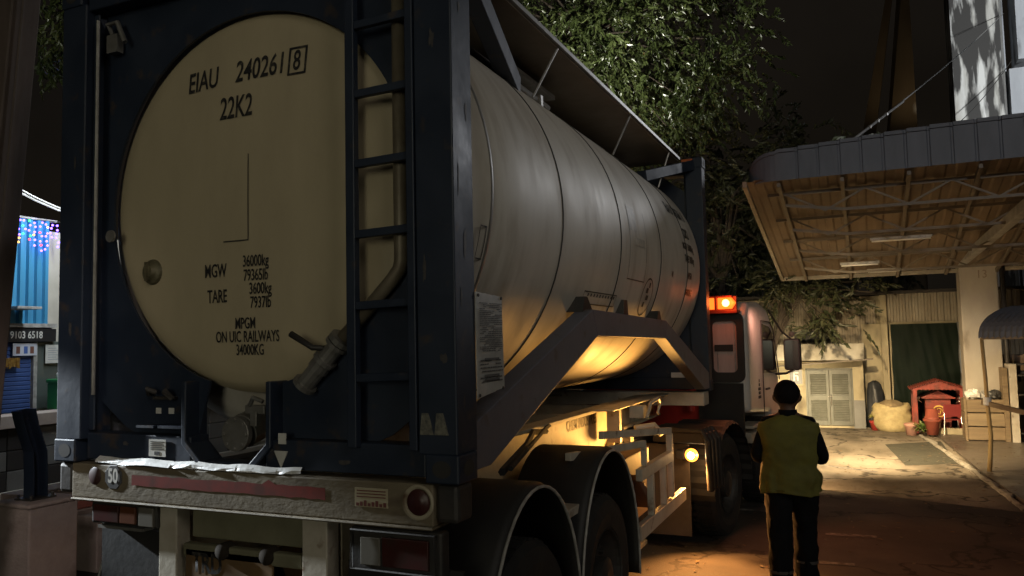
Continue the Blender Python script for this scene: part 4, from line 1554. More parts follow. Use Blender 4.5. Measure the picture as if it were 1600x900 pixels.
b.bar((-.30, -.30, 3.42), (.10, -5.55, 3.84), .13, .16)
b.build('bracket_arm', mat('arm_steel', (.30, .29, .27), (.2, .19, .17), 6, .6), pl, bevel=.01)
b = MB()
b.tube([(.38, -.2, 0), (.38, -.2, 3.5)], .045, 10)
b.build('downpipe', DARKSTEEL, pl, smooth=True)

# ================================================================== WAREHOUSE, TARPAULIN, SHED
wh = thing('warehouse', 'long warehouse wall of rust stained corrugated sheet behind the yard', 'warehouse', (0, 16.75, 0))
b = MB()
b.corr((3.30, 0, 2.30), (1, 0, 0), (0, 0, 1), 1.5, .66, .125, .03, (0, -1, 0))
b.corr((4.75, 0, 1.0), (1, 0, 0), (0, 0, 1), 6.0, 2.0, .16, .03, (0, -1, 0))
b.corr((-2.0, .1, 0.4), (1, 0, 0), (0, 0, 1), 5.15, 2.45, .11, .025, (0, -1, 0))
b.build('corrugated_wall', CORRW, wh)
b = MB()
b.box((2.75, .02, 0), (3.16, .09, 2.3))
b.box((4.86, .0, 0), (9, .06, 1.3))
b.box((-2, .14, 0), (10, .30, 2.94))
b.build('lower_wall', CREAM, wh)
b = MB()
b.box((3.14, -.12, 0), (3.28, .02, 2.95))
b.box((3.28, -.06, 2.27), (4.80, .0, 2.33))
b.box((3.31, -.15, 0), (3.335, -.12, 2.27))
b.build('door_frame', CREAM, wh, bevel=.008)
b = MB()
b.box((1.30, -.0, 1.92), (2.14, .08, 2.16))
b.build('vent_opening', SEAM, wh)
b = MB()
b.box((-2.2, -.25, 2.96), (10, 6, 3.02))
b.build('roof', DARKB, wh)
b = MB()
b.box((4.63, -.16, .0), (4.75, -.02, 2.3))
b.box((4.66, -.2, 1.2), (4.76, -.17, 1.8), 1)
b.build('door_jamb', [GREYW, mat('pale_blue_board', (.22, .27, .33), rough=.6)], wh)
# tarpaulin with folds
b = MB()
nu, nv = 90, 24
vs = []
for j in range(nv + 1):
    z = 2.27 * (1 - j / nv)
    for i in range(nu + 1):
        u = i / nu
        x = 3.34 + 1.30 * u
        fold = .016 * sin(u * 23 + 1.6 * sin(z * 1.7)) * (1 - u * .6) + .008 * sin(u * 47 + z * 5) + .05 * sin(u * 5 + 1 + z) + .012 * sin(z * 7 - u * 11)
        fold *= .35 + .65 * j / nv
        vs.append((x + .01 * sin(z * 8 + u * 30), 16.55 + fold, z + .01))
b.add(vs, [(j * (nu + 1) + i, j * (nu + 1) + i + 1, (j + 1) * (nu + 1) + i + 1, (j + 1) * (nu + 1) + i) for j in range(nv) for i in range(nu)])
tag(b.build('tarpaulin', TARP, smooth=True), 'dark green tarpaulin hanging as a curtain over the warehouse doorway', 'tarpaulin')

sd = thing('utility_shed', 'small cream shed with grey louvred double doors, lit by the headlights', 'shed', (0, 16.25, 0))
b = MB()
b.box((.4, 0, 0), (1.55, .45, 1.5))
b.box((1.55, 0, 1.30), (2.50, .45, 1.5))
b.box((2.50, 0, .62), (2.74, .45, 1.5))
b.box((2.50, -.004, 0), (2.744, .45, .619), 1)
b.box((1.55, .0, 0), (2.50, .45, .05))
b.build('wall', [CREAM, GREYW], sd, bevel=.006)
b = MB()
b.box((.35, -.12, 1.505), (2.78, .5, 1.88))
b.build('parapet', PARAPET, sd, bevel=.012)
b = MB()
b.prism([(.9, 1.37), (2.95, 1.525), (2.95, 1.55), (.9, 1.395)], 'y', -.45, -.125)
b.build('awning_slab', TRUSS, sd)
for k in range(2):
    x0 = 1.57 + k * .46
    b = MB()
    for (a0, a1, z0, z1) in ((0, .06, .06, 1.29), (.39, .45, .06, 1.29), (.06, .39, .06, .16), (.06, .39, .62, .72), (.06, .39, 1.20, 1.29)):
        b.box((x0 + a0, .0, z0), (x0 + a1, .045, z1))
    for i in range(27):
        z = .17 + i * .0385
        if .60 < z < .72:
            continue
        b.box((x0 + .06, .012, z), (x0 + .39, .02, z + .034), rot=Matrix.Rotation(R_(-32), 3, 'X'))
    b.box((x0 + .05, .035, .1), (x0 + .4, .042, 1.25))
    dr = b.build('louvred_door', LOUVRE, sd, bevel=.002)
    if k == 1:
        b = MB()
        b.tube([(x0 + .03, -.02, .74), (x0 + .03, -.03, .66), (x0 + .03, -.02, .50)], .012, 8)
        b.tube([(x0 - .03, -.02, .70), (x0 + .06, -.02, .70)], .014, 8)
        b.build('handle', CHROME, dr)
b = MB()
b.box((1.53, -.012, .05), (1.567, .02, 1.31))
b.box((2.485, -.012, .05), (2.52, .02, 1.31))
b.box((1.53, -.012, 1.295), (2.52, .02, 1.33))
b.build('door_frame', LOUVRE, sd)
b = MB()
b.box((1.20, -.03, .98), (1.47, -.0225, 1.30))
b.box((1.17, -.022, .93), (1.50, -.003, 1.33), 1)
sg = b.build('number_sign', [SIGNB, CREAM])
sg.location = (0, 16.2, 0)
tag(sg, 'small black sign with a white glyph on the shed wall left of the louvred doors', 'sign')
text('h', .26, PAPER, sg, lambda u, v: Vector((1.335 + u, -.0345, 1.14 + v)), 1.0, bold=.004)
b = MB()
b.box((1.29, -.0345, 1.22), (1.39, -.0335, 1.245))
b.build('glyph_bar', PAPER, sg)

# ---- things along the wall
def lathe_thing(name, label, cat, prof, m, loc, n=28, group=None):
    b = MB()
    b.rev(prof, 'z', (0, 0, 0), n)
    o = b.build(name, m, smooth=True, loc=loc)
    return tag(o, label, cat, group)

b = MB()      # jumbo sack
rg = random.Random(9)
N = 40
prof = [(.30, 0), (.36, .05), (.385, .15), (.37, .25), (.39, .33), (.36, .42), (.38, .47), (.34, .54), (.30, .56), (.24, .53), (.1, .50), (.001, .50)]
for r, z in prof:
    for k in range(N):
        a = 2 * pi * k / N
        w = 1 + .05 * sin(a * 3 + z * 12) + .03 * sin(a * 7 - z * 25) + .015 * rg.uniform(-1, 1)
        b.v.append((r * w * cos(a), .8 * r * w * sin(a), z * (1 + .06 * sin(a * 2 + 1))))
for i in range(len(prof) - 1):
    for k in range(N):
        b.f.append([i * N + k, i * N + (k + 1) % N, (i + 1) * N + (k + 1) % N, (i + 1) * N + k])
        b.mi.append(0)
tag(b.build('jumbo_sack', SACKM, smooth=True, loc=(3.26, 16.0, 0.004)), 'bulging pale woven bulk sack on the ground in front of the tarpaulin', 'sack')
b = MB()
rg = random.Random(4)
for r, z in [(.001, .17), (.10, .16), (.2, .10), (.24, .03), (.2, 0), (.001, -.01)]:
    for k in range(20):
        a = 2 * pi * k / 20
        w = 1 + .12 * sin(a * 3 + z * 9) + .06 * rg.uniform(-1, 1)
        b.v.append((r * w * cos(a) * 1.15, r * w * sin(a), z))
for i in range(5):
    for k in range(20):
        b.f.append([i * 20 + k, i * 20 + (k + 1) % 20, (i + 1) * 20 + (k + 1) % 20, (i + 1) * 20 + k])
        b.mi.append(0)
tag(b.build('sacking_bundle', SACKD, smooth=True, loc=(3.24, 15.98, .49)), 'brown bundle of sacking heaped on top of the pale bulk sack', 'bundle')

def leafy(b, c, r, n, ln, wd, rg, mi=0, up=.5):
    for _ in range(n):
        d = Vector((rg.gauss(0, 1), rg.gauss(0, 1), abs(rg.gauss(0, 1)) * up + .1)).normalized()
        st = Vector(c) + d * r * rg.uniform(.1, .6)
        e = st + d * ln * rg.uniform(.6, 1.1) + Vector((0, 0, -.2 * ln))
        side = d.cross(Vector((0, 0, 1)))
        if side.length < .01:
            side = Vector((1, 0, 0))
        side = side.normalized() * wd
        mid = (st + e) / 2 + Vector((0, 0, ln * .12))
        b.add([st, mid - side, e, mid + side], [(0, 1, 2, 3)], mi)

rg = random.Random(21)
pot_prof = [(.001, 0), (.075, 0), (.10, .15), (.115, .16), (.115, .2), (.10, .2), (.095, .17), (.001, .17)]
t = thing('potted_plant', 'yellow-green potted plant between the shed and the pale bulk sack', 'plant', (2.92, 16.0, .004))
MB().rev(pot_prof, 'z', (0, 0, 0), 20).build('pot', mat('red_bucket', (.35, .04, .03), rough=.5), t, smooth=True)
b = MB()
leafy(b, (0.05, 0, .28), .12, 70, .17, .022, rg, up=1.0)
b.build('leaves', mat('variegated_leaf', (.20, .22, .05), (.5, .46, .16), 14, .5), t)
t = thing('potted_plant', 'bushy green plant in a small pink pot at the far end of the kerb', 'plant', (3.66, 15.2, .004))
MB().rev([(r * 1.2, z * 1.2) for r, z in pot_prof], 'z', (-.08, 0, 0), 20).build('pot', mat('pink_pot', (.45, .24, .18), rough=.7), t, smooth=True)
b = MB()
leafy(b, (.12, -.1, .12), .16, 110, .18, .02, rg, up=.8)
b.build('leaves', PLANTG, t)
lathe_thing('flower_pot', 'large terracotta pot standing upright in front of the red shrine', 'pot', [(.001, 0), (.10, 0), (.145, .26), (.165, .27), (.165, .31), (.15, .31), (.14, .28), (.001, .28)], TERRA, (3.95, 15.0, .05))
lathe_thing('flower_pot', 'upturned smaller terracotta pot stacked on the large pot by the shrine', 'pot', [(.135, 0), (.14, .04), (.125, .04), (.10, .2), (.001, .205)], TERRA, (3.95, 15.0, .36))

# dark wrapped bundle in the gap between shed and doorway
b = MB()
rg = random.Random(19)
for i, (w, d, z) in enumerate([(.17, .13, 0), (.19, .15, .2), (.18, .15, .5), (.165, .13, .8), (.12, .1, .98), (.03, .03, 1.03)]):
    for k in range(22):
        a = 2 * pi * k / 22
        q = 1 + .12 * sin(a * 5 + i) + .06 * rg.uniform(-1, 1)
        b.v.append((w * q * cos(a), d * q * sin(a), z + .02 * sin(a * 2)))
for i in range(5):
    for k in range(22):
        b.f.append([i * 22 + k, i * 22 + (k + 1) % 22, (i + 1) * 22 + (k + 1) % 22, (i + 1) * 22 + k])
        b.mi.append(0)
tag(b.build('wrapped_bundle', mat('black_sheeting', (.012, .013, .015), (.03, .032, .036), 5, .45, bump=.4), smooth=True, loc=(2.95, 16.45, 0)), 'upright bundle wrapped in black sheeting between the shed and the doorway', 'bundle')
# red shrine
sh_ = thing('roadside_shrine', 'small red painted shrine shelter with gabled roof in front of the tarpaulin', 'shrine', (4.10, 15.55, .05))
b = MB()
hw, ze, za = .52, .90, 1.07
for s in (-1, 1):
    k = 12
    vs = []
    for i in range(k * 2 + 1):
        u = i / (k * 2)
        h = .012 * (1 if i % 2 else -1)
        vs += [(s * hw * u, -.42, za + (ze - za) * u + h), (s * hw * u, .42, za + (ze - za) * u + h)]
    b.add(vs, [(2 * i, 2 * i + 2, 2 * i + 3, 2 * i + 1) for i in range(k * 2)])
b.prism([(-hw, ze - .02), (hw, ze - .02), (0, za - .02)], 'y', -.36, -.34)
for i in range(13):
    x = -.44 + i * .0733
    b.box((x - .012, -.375, ze - .03), (x + .012, -.361, ze - .02 + (za - ze) * (1 - abs(x) / hw)))
b.build('gable_roof', REDP, sh_, solid=.006)
for sx in (-1, 1):
    for y in (-.34, .34):
        MB().box((sx * .42 - .04, y - .04, 0), (sx * .42 + .04, y + .04, ze + .02)).build('post', REDP, sh_, bevel=.006)
b = MB()
b.box((-.22, -.05, .05), (.24, .30, .72))
b.prism([(-.30, .70), (.32, .70), (.01, .84)], 'y', -.12, .32)
b.box((-.30, -.14, .68), (.32, -.10, .71))
inner = b.build('altar_box', REDP, sh_, bevel=.006)
b = MB()
for k in range(28):
    t0, t1 = 2 * pi * k / 28, 2 * pi * (k + 1) / 28
    b.quad(*[(.02 + r * cos(t), -.058, .42 + r * sin(t)) for r, t in ((.12, t0), (.12, t1), (.098, t1), (.098, t0))])
b.tube([(.02 + .06 * cos(t) * (1 - t / 12), -.06, .42 + .06 * sin(t)) for t in [i * .5 for i in range(14)]], .010, 6)
b.build('emblem', YEL, inner)
b = MB()
for x in (-.36, .40):
    b.rev([(.001, 0), (.03, .01), (.04, .05), (.02, .08), (.001, .085)], 'z', (x, -.2, .66), 14)
    b.tube([(x, -.2, .66), (x * .8, -.15, .60)], .008, 6)
b.build('lamp_bowl', CHROME, sh_, smooth=True)
b = MB()
b.box((-.10, -.46, 0), (.55, -.36, .12))
b.build('plinth_step', CREAM, sh_, bevel=.006)
# chair
ch_ = thing('chair', 'dark red plastic chair with thin metal legs beside the shrine', 'chair', (4.32, 15.0, .05), R_(8))
b = MB()
b.prism([(-.15, .36), (.15, .36), (.16, .60), (-.17, .60)], 'y', .0, .02)
b.build('backrest', CHAIRR, ch_, bevel=.006)
MB().box((-.16, -.005, .29), (.16, .32, .31)).build('seat', CHAIRR, ch_, bevel=.006)
for x, y in ((-.15, 0), (.15, 0), (-.15, .3), (.15, .3)):
    b = MB()
    b.tube([(x * 1.2, y + (-.03 if y < .1 else .03), 0), (x, y + .01, .29)] + ([(x, .02, .45)] if y < .1 else []), .011, 8)
    b.build('leg', CHROME, ch_)
# crate and the clutter on it
b = MB()
for i in range(3):
    b.box((-.36, -.27, .02 + i * .255), (.36, -.25, .255 + i * .255), i % 2)
    b.box((-.36, .25, .02 + i * .255), (.36, .27, .255 + i * .255))
    b.box((-.36, -.25, .02 + i * .255), (-.34, .25, .255 + i * .255))
    b.box((.34, -.25, .02 + i * .255), (.36, .25, .255 + i * .255))
for x in (-.36, .32):
    b.box((x, -.29, 0), (x + .04, -.27, .79))
b.box((-.34, -.25, .70), (.34, .25, .74))
o = b.build('wooden_crate', [WOOD, mat('weathered_wood_pale', (.25, .19, .11), (.16, .115, .07), 3, .75, stretch=(.4, 1, 6))], bevel=.004, loc=(4.80, 14.42, .05))
tag(o, 'weathered plank crate standing before the pillar, beside the shrine', 'crate')
rg = random.Random(14)
junk = [(4.62, 14.35, .83, .12, WHITEBAG, 'plastic_bag', 'crumpled white plastic bag lying on the left of the plank crate', 'bag'),
        (4.80, 14.40, .83, .10, mat('grey_bag', (.3, .29, .27), rough=.5, bump=.4), 'plastic_bag', 'crumpled grey plastic bag in the middle of the plank crate', 'bag'),
        (4.98, 14.38, .83, .11, mat('dark_bag', (.04, .04, .04), rough=.4, bump=.4), 'plastic_bag', 'crumpled black plastic bag on the right of the plank crate', 'bag')]
for x, y, z, r, m, nm, lb, ct in junk:
    b = MB()
    rows = 7
    for i in range(rows):
        ph = pi * i / (rows - 1)
        for k in range(16):
            a = 2 * pi * k / 16
            w = 1 + rg.uniform(-.22, .22)
            b.v.append((r * w * sin(ph) * cos(a) * 1.2, r * w * sin(ph) * sin(a), r * .8 * w * cos(ph) + r * .75))
    for i in range(rows - 1):
        for k in range(16):
            b.f.append([i * 16 + k, i * 16 + (k + 1) % 16, (i + 1) * 16 + (k + 1) % 16, (i + 1) * 16 + k])
            b.mi.append(0)
    tag(b.build(nm, m, loc=(x, y, z - .02)), lb, ct, 'bags on the crate')
# market stall at the right edge: vaulted corrugated roof on posts, with a shelf
st_ = thing('stall', 'open stall with a vaulted corrugated roof at the right edge of the yard', 'stall', (4.36, 10.6, .05), R_(-38))
b = MB()
k = 64
rows = 14
for j in range(rows + 1):
    t = R_(90) * j / (rows - 4) if j < rows - 3 else R_(90)
    y = .95 * (1 - cos(t)) + max(0, j - (rows - 4)) * .25
    z = 1.94 + .46 * sin(t) ** .9
    for i in range(k + 1):
        b.v.append((-.03 + 2.6 * i / k, y + .014 * (1 if i % 2 else -1) * cos(t), z + .014 * (1 if i % 2 else -1)))
for j in range(rows):
    for i in range(k):
        b.f.append([j * (k + 1) + i, j * (k + 1) + i + 1, (j + 1) * (k + 1) + i + 1, (j + 1) * (k + 1) + i])
        b.mi.append(0)
b.build('vaulted_roof', ROOFM, st_, solid=.004)
b = MB()
b.bar((0, 0.02, 1.93), (2.5, .02, 1.93), .03, .04)
b.bar((0, 0.04, 1.93), (0, .8, 1.93), .03, .04)
b.build('eave_bar', TRUSS, st_)
b = MB()
pth = [(.05, -.08, -.05), (.07, -.06, .22), (.085, -.04, .52), (.05, -.02, .98), (.03, 0, 1.4), (.0, .02, 1.93)]
b.tube(pth, [.034, .032, .03, .028, .027, .026], 10)
b.build('bent_pole', POLEW, st_, smooth=True)
b = MB()
b.bar((-.03, -.02, .99), (1.2, -.10, .78), .05, .07)
b.build('rail_beam', WOOD, st_, bevel=.006)
b = MB()
for i in range(4):
    b.rev([(.028, -.02), (.05, -.02), (.055, .0), (.05, .02), (.028, .02)], 'z', (.05, -.02, .97 + i * .025), 12)
b.build('rag_binding', PAPER, st_)
t = thing('shelf_unit', 'pale upright shelf unit with red fruit on it, right of the crate', 'shelf', (5.38, 14.15, .05))
MB().box((-.20, -.1, 0), (-.08, .4, 1.42)).build('side_panel', GREYPAINT, t, bevel=.004)
MB().box((-.30, -.05, 0), (-.22, .4, 1.35)).build('side_panel', WOOD, t, bevel=.004)
MB().box((1.2, -.1, 0), (1.3, .4, 1.42)).build('side_panel', GREYPAINT, t, bevel=.004)
for z in (.15, .5, .85, 1.2, 1.4):
    MB().box((-.079, -.08, z), (1.199, .38, z + .025)).build('shelf', DARKSTEEL, t)
rg = random.Random(31)
for i in range(7):
    o = lathe_thing('tomato', 'red tomato lying on the lower shelf of the stall', 'fruit', [(.001, 0), (.03, .005), (.045, .04), (.03, .072), (.001, .068)], mat('tomato_red', (.4, .03, .02), rough=.3) if i == 0 else bpy.data.materials['tomato_red'], (5.42 + .095 * i, 14.2 + rg.uniform(-.05, .05), .225), 14, 'tomatoes on the shelf')
b = MB()
b.box((5.15, 14.9, 1.30), (6.5, 15.2, 1.62))
tag(b.build('wall_board', mat('brown_board', (.2, .14, .09), (.13, .09, .06), 4, .8), bevel=.01), 'brown board fixed on the wall behind the shelf unit, right of the pillar', 'board')

# ================================================================== TREES
def tree(name, label, base, crown, n, leaf, m, seed, group=None, trunk_r=.22, clumps=40, droop=.5, flat=False, tint=None):
    """crown: (centre, radii); leaves gathered into clumps along drooping twigs"""
    rg = random.Random(seed)
    t = thing(name, label, 'tree', base, 0, group)
    c, r = Vector(crown[0]) - Vector(base), Vector(crown[1])
    b = MB()
    top = Vector((c.x * .6, c.y * .6, c.z))
    b.tube([(0, 0, -.05), (c.x * .1, c.y * .1, c.z * .3), (c.x * .35, c.y * .35, c.z * .65), tuple(top)], [trunk_r, trunk_r * .8, trunk_r * .55, trunk_r * .3], 10)
    cl = []
    for _ in range(clumps):
        while True:
            d = Vector((rg.uniform(-1, 1), rg.uniform(-1, 1), rg.uniform(-1, 1)))
            if .25 < d.length < 1:
                break
        cl.append(c + Vector((d.x * r.x, d.y * r.y, d.z * r.z)))
    for p in cl[::2]:
        mid = (top * .75 + p * .25) + Vector((0, 0, .15))
        b.tube([tuple(Vector((c.x * .35, c.y * .35, c.z * .65))), tuple(mid), tuple(p)], [trunk_r * .3, trunk_r * .14, .012], 5)
    b.build('trunk', BARK, t)
    b = MB()
    cs = min(r) * .36
    per = 14
    for i in range(n // per):
        p = rg.choice(cl)
        st = p + Vector((rg.gauss(0, 1), rg.gauss(0, 1), rg.gauss(0, .8))) * cs * .62
        d = (st - c) * .5 / max(r) + Vector((rg.gauss(0, .6), rg.gauss(0, .6), rg.gauss(-droop * .6, .4)))
        d.normalize()
        tl = leaf * rg.uniform(2.0, 3.4)
        perp = d.cross(Vector((rg.gauss(0, .4), rg.gauss(0, .4), 1))).normalized()
        for q in range(per):
            f = q / (per - 1)
            base_ = st + d * tl * f + Vector((0, 0, -.35 * tl * f * f * droop))
            sgn = 1 if q % 2 else -1
            ld = (d * .75 + perp * sgn * .8 * (1 - .5 * f) + Vector((0, 0, -.35 * droop)) + Vector((rg.gauss(0, .22), rg.gauss(0, .22), rg.gauss(0, .22)))).normalized()
            l = leaf * rg.uniform(.65, 1.2)
            nn = ld.cross(perp + Vector((rg.gauss(0, .7), rg.gauss(0, .7), rg.gauss(0, .7))))
            if nn.length < .05:
                continue
            side = nn.normalized() * l * .21
            up_ = side.cross(ld).normalized() * l * .06
            m1 = base_ + ld * l * .42
            b.add([base_, m1 - side + up_, base_ + ld * l - up_, m1 + side + up_, m1 - up_], [(0, 1, 4), (1, 2, 4), (2, 3, 4), (3, 0, 4)])
    b.build('crown', m, t, fix=False)
    return t


tree('street_tree', 'tall leafy tree lit by a street lamp above the tank', (-3.2, 14.0, 0), ((-2.0, 13.0, 8.6), (3.1, 2.0, 3.2)), 42000, .125, LEAF, 1, trunk_r=.28, clumps=130, droop=.8)
tree('street_tree', 'dark spreading tree standing close behind the truck cab', (-0.6, 18.6, 0), ((-0.6, 18.2, 5.2), (3.4, 1.6, 3.2)), 16000, .18, LEAFD, 2, clumps=70)
tree('street_tree', 'low tree hanging its leafy branches in front of the corrugated warehouse wall', (.6, 15.6, 0), ((1.75, 15.3, 3.0), (1.55, .8, .70)), 1700, .16, LEAFD, 3, trunk_r=.10, clumps=26)
tree('street_tree', 'distant dark tree rounded against the night sky above the beacon', (-.5, 32, 0), ((0.2, 32, 7.6), (3.2, 2.5, 2.8)), 5000, .36, LEAFD, 4, clumps=40)
tree('street_tree', 'distant dark tree at the foot of the faintly lit tower', (4.6, 36, 0), ((4.4, 36, 8.0), (2.4, 2.5, 3.4)), 5000, .36, LEAFD, 5, clumps=40)
tree('street_tree', 'tree showing a few leafy twigs beside the leaning brown pole', (-9.4, 6.6, 0), ((-7.6, 4.6, 7.0), (1.6, .9, 1.2)), 3000, .13, LEAF, 6, clumps=24)

# ================================================================== FAR BUILDINGS
bd = thing('concrete_building', 'tall white concrete building streaked with black stains behind the canopy', 'building', (0, 30, 0))
b = MB()
b.box((6.28, 0, 0), (7.86, 1.6, 20))
b.build('wall', STAINW, bd, bevel=.03)
b = MB()
b.box((7.86, .8, 0), (8.1, 1.6, 20))
b.box((8.1, .25, 0), (14, 1.6, 11.6))
b.box((8.4, .2, 11.9), (14, 1.6, 20))
b.build('side_wing', mat('grey_stained_wall', (.42, .44, .46), (.30, .31, .33), .8, .8, stretch=(1.5, 1.5, .4), c3=(.08, .08, .08), c3scale=1, c3lo=.58, c3hi=.7), bd)
b = MB()
b.tube([(7.95, .5, 0), (7.95, .5, 20)], .06, 8)
b.build('downpipe', GREYW, bd)
tw = thing('tower', 'tall slender concrete tower faintly lit against the night sky', 'tower', (0, 42, 0))
b = MB()
Q = [(0, 1, 5, 4), (1, 2, 6, 5), (2, 3, 7, 6), (3, 0, 4, 7), (4, 5, 6, 7)]
b.add([(.75, -1, 0), (1.9, -1, 0), (1.9, 1, 0), (.75, 1, 0), (5.2, -.8, 22), (5.4, -.8, 22), (5.4, .8, 22), (5.2, .8, 22)], Q)
b.add([(3.0, -.7, 0), (5.85, -1.1, 0), (5.85, 1, 0), (3.0, 1, 0), (5.5, -.6, 22), (5.72, -.85, 22), (5.72, .8, 22), (5.5, .8, 22)], Q)
b.build('shaft', TOWERM, tw)
lamp('tower_fill', 'SPOT', (7.5, 38.0, 12.0), 90, (1.0, .74, .45), .2, (4.8, 42, 18), 100, .8)  # added lamp that brightens the tower against the sky
# wires
b = MB()
def sag(a, c, s, n=16):
    a, c = Vector(a), Vector(c)
    return [tuple(a.lerp(c, i / n) - Vector((0, 0, s * 4 * (i / n) * (1 - i / n)))) for i in range(n + 1)]
b.tube(sag((2.75, 9.15, 4.82), (8.0, 30.0, 13.6), .1), .012, 6)
b.tube(sag((2.75, 9.15, 4.82), (3.6, 12.2, 6.1), .0, 6), .020, 6)
for t in (.3, .45, .62):
    p = Vector((2.75, 9.15, 4.82)).lerp(Vector((3.6, 12.2, 6.1)), t)
    b.rev([(.001, -.03), (.03, -.02), (.03, .02), (.001, .03)], 'z', tuple(p), 8)
tag(b.build('overhead_wire', STEEL), 'long wire rising from the canopy fascia to the stained building', 'wire')
b = MB()
b.tube(sag((5.9, 27.5, 9.0), (8.2, 30.2, 11.9), .15), .014, 6)
tag(b.build('overhead_wire', SEAM), 'short dark wire crossing the foot of the stained building', 'wire')

# ================================================================== LEFT SIDE: SHOP, PLINTH, POLE
sp_ = thing('shop_building', 'small shop with blue corrugated upper front and a closed blue shutter, brightly lit', 'shop', (-9.0, 0, 0))
b = MB()
b.box((-4, 2.0, 0), (-.04, 14, 4.0))
b.build('wall', SHOPW, sp_)
b = MB()
b.corr((.02, 3.2, 2.52), (0, 1, 0), (0, 0, 1), 2.35, 1.62, .135, .05, (1, 0, 0))
b.build('corrugated_front', BLUES, sp_)
b = MB()
b.box((-.03, 3.0, 2.46), (.10, 5.62, 2.52))
b.box((-.03, 3.0, 4.14), (.06, 5.62, 4.17))
b.build('front_trim', TRIM, sp_)
b = MB()
b.box((-.02, 3.0, 2.24), (.08, 5.62, 2.44))
sb_ = b.build('sign_board', SIGNB, sp_, bevel=.004)
text('FOR RENT  9103 6518', .155, PAPER, sb_, lambda u, v: Vector((.083, 4.82 + u, 2.34 + v)), .78, bold=.002)
b = MB()
for i in range(16):
    b.prism([(0, 0), (.012, .012), (.012, .055), (0, .066)], 'y', 3.2, 5.28)
    n8 = len(b.v) - 8
    for q in range(n8, len(b.v)):
        x, y, z = b.v[q]
        b.v[q] = (x - .03, y, z + 1.17 + i * .067)
b.build('roller_shutter', BLUESH, sp_)
b = MB()
b.box((-.035, 5.29, 1.2), (.03, 5.35, 2.24))
b.build('door_post', TRIM, sp_)
b = MB()
b.box((-.039, 5.36, 1.2), (-.02, 5.9, 2.24))
b.build('door_glass', mat('shop_glass', (.10, .12, .11), rough=.15), sp_)
tag(MB().box((-8.975, 5.48, 1.90), (-8.965, 5.74, 2.19)).build('notice_poster', PAPER), 'white paper notice taped beside the blue shutter', 'poster')
b = MB()
for i in range(6):
    b.box((-8.9655, 5.52, 2.13 - i * .035), (-8.9645, 5.66 + .03 * (i % 2), 2.14 - i * .035))
pr_ = b.build('print_lines', mat('grey_print_pale', (.3, .32, .36), rough=.7))
pr_.parent = bpy.data.objects['notice_poster']
b = MB()
b.box((-8.965, 4.95, 2.03), (-8.955, 5.33, 2.22))
for i, (y, m_) in enumerate(((5.0, 1), (5.12, 2), (5.22, 1))):
    b.box((-8.9545, y, 2.06), (-8.9535, y + .06, 2.17), m_)
tag(b.build('price_banner', [mat('banner_white', (.5, .52, .58), rough=.5), mat('banner_brown', (.16, .07, .05), rough=.5), mat('banner_blue', (.06, .12, .35), rough=.5)]), 'pale printed banner fixed across the top of the blue shutter', 'banner')
b = MB()
rg = random.Random(8)
vs = []
for i in range(25):
    y = 4.75 + .30 * i / 24
    vs += [(-8.93 + rg.uniform(-.01, .01), y, 2.0), (-8.93 + rg.uniform(-.02, .02), y, 1.86 + rg.uniform(-.03, .02))]
b.add(vs, [(2 * i, 2 * i + 2, 2 * i + 3, 2 * i + 1) for i in range(24)])
tag(b.build('garland', GOLD), 'gold tinsel garland hanging on the blue shutter', 'garland')
b = MB()
b.prism(rr(5.36, 5.86, 1.18, 1.62, .04), 'x', -8.75, -8.3)
b.box((-8.77, 5.35, 1.60), (-8.28, 5.87, 1.66))
tag(b.build('green_bin', GREENB, bevel=.015), 'green plastic bin standing beside the blue shutter', 'bin')
MB().box((-8.7, 5.45, 1.662), (-8.45, 5.65, 1.76)).build('paper_bag', PAPER, bevel=.03)
tag(bpy.data.objects['paper_bag'], 'white folded bag resting on the green bin', 'bag')
b = MB()
b.box((-8.95, 4.7, 2.72), (-8.5, 5.08, 2.76))
tag(b.build('shelf_bracket', TRIM, bevel=.004), 'white metal bracket sticking out of the blue corrugated shop front', 'bracket')
# LED string
sl = thing('string_lights', 'string of coloured fairy lights hanging over the blue corrugated front', 'string lights', (-8.86, 0, 0))
b = MB()
b.tube(sag((0, 3.4, 4.16), (0, 5.62, 4.14), .03), .006, 5)
b.build('wire', SEAM, sl)
LEDS = [emis('led_blue', (.16, .08, 1.0), 9), emis('led_red', (1.0, .06, .08), 4), emis('led_green', (.05, 1.0, .15), 3), emis('led_amber', (1.0, .5, .1), 3)]
bulbs = []
for m_ in LEDS:
    b = MB()
    b.rev([(.0005, -.018), (.014, -.012), (.018, 0), (.014, .012), (.0005, .018)], 'z', (0, 0, 0), 8)
    me_ = b.build('bulb', m_, sl, smooth=True)
    bulbs.append(me_)
rg = random.Random(17)
first = [True] * 4
cols = {4.95: (2, 3, 2), 5.08: (1, 2, 0), 5.2: (3, 0, 3), 5.32: (0, 0, 1, 0, 0), 5.42: (3, 0), 5.52: (0, 0, 0, 0, 0), 5.62: (1, 3, 1)}
for i in range(15):
    y = 4.3 + i * .09
    key = min(cols, key=lambda q: abs(q - y))
    for j in range(rg.randint(4, 7)):
        ci = (0 if rg.random() < .45 else rg.choice(cols[key])) if y > 4.85 else rg.choice((0, 0, 1, 2, 3))
        p = (rg.uniform(-.01, .02), y + rg.uniform(-.02, .02), 4.10 - j * .07 - rg.uniform(0, .03))
        if first[ci]:
            bulbs[ci].location = p
            first[ci] = False
        else:
            c = bulbs[ci].copy()
            COL.objects.link(c)
            c.parent = sl
            c.location = p
b = MB()
b.tube(sag((-9.05, 4.3, 4.9), (-8.8, 5.75, 4.28), .08), .016, 6)
b.tube(sag((-8.9, 4.9, 4.6), (-8.8, 5.75, 4.32), .03), .012, 6)
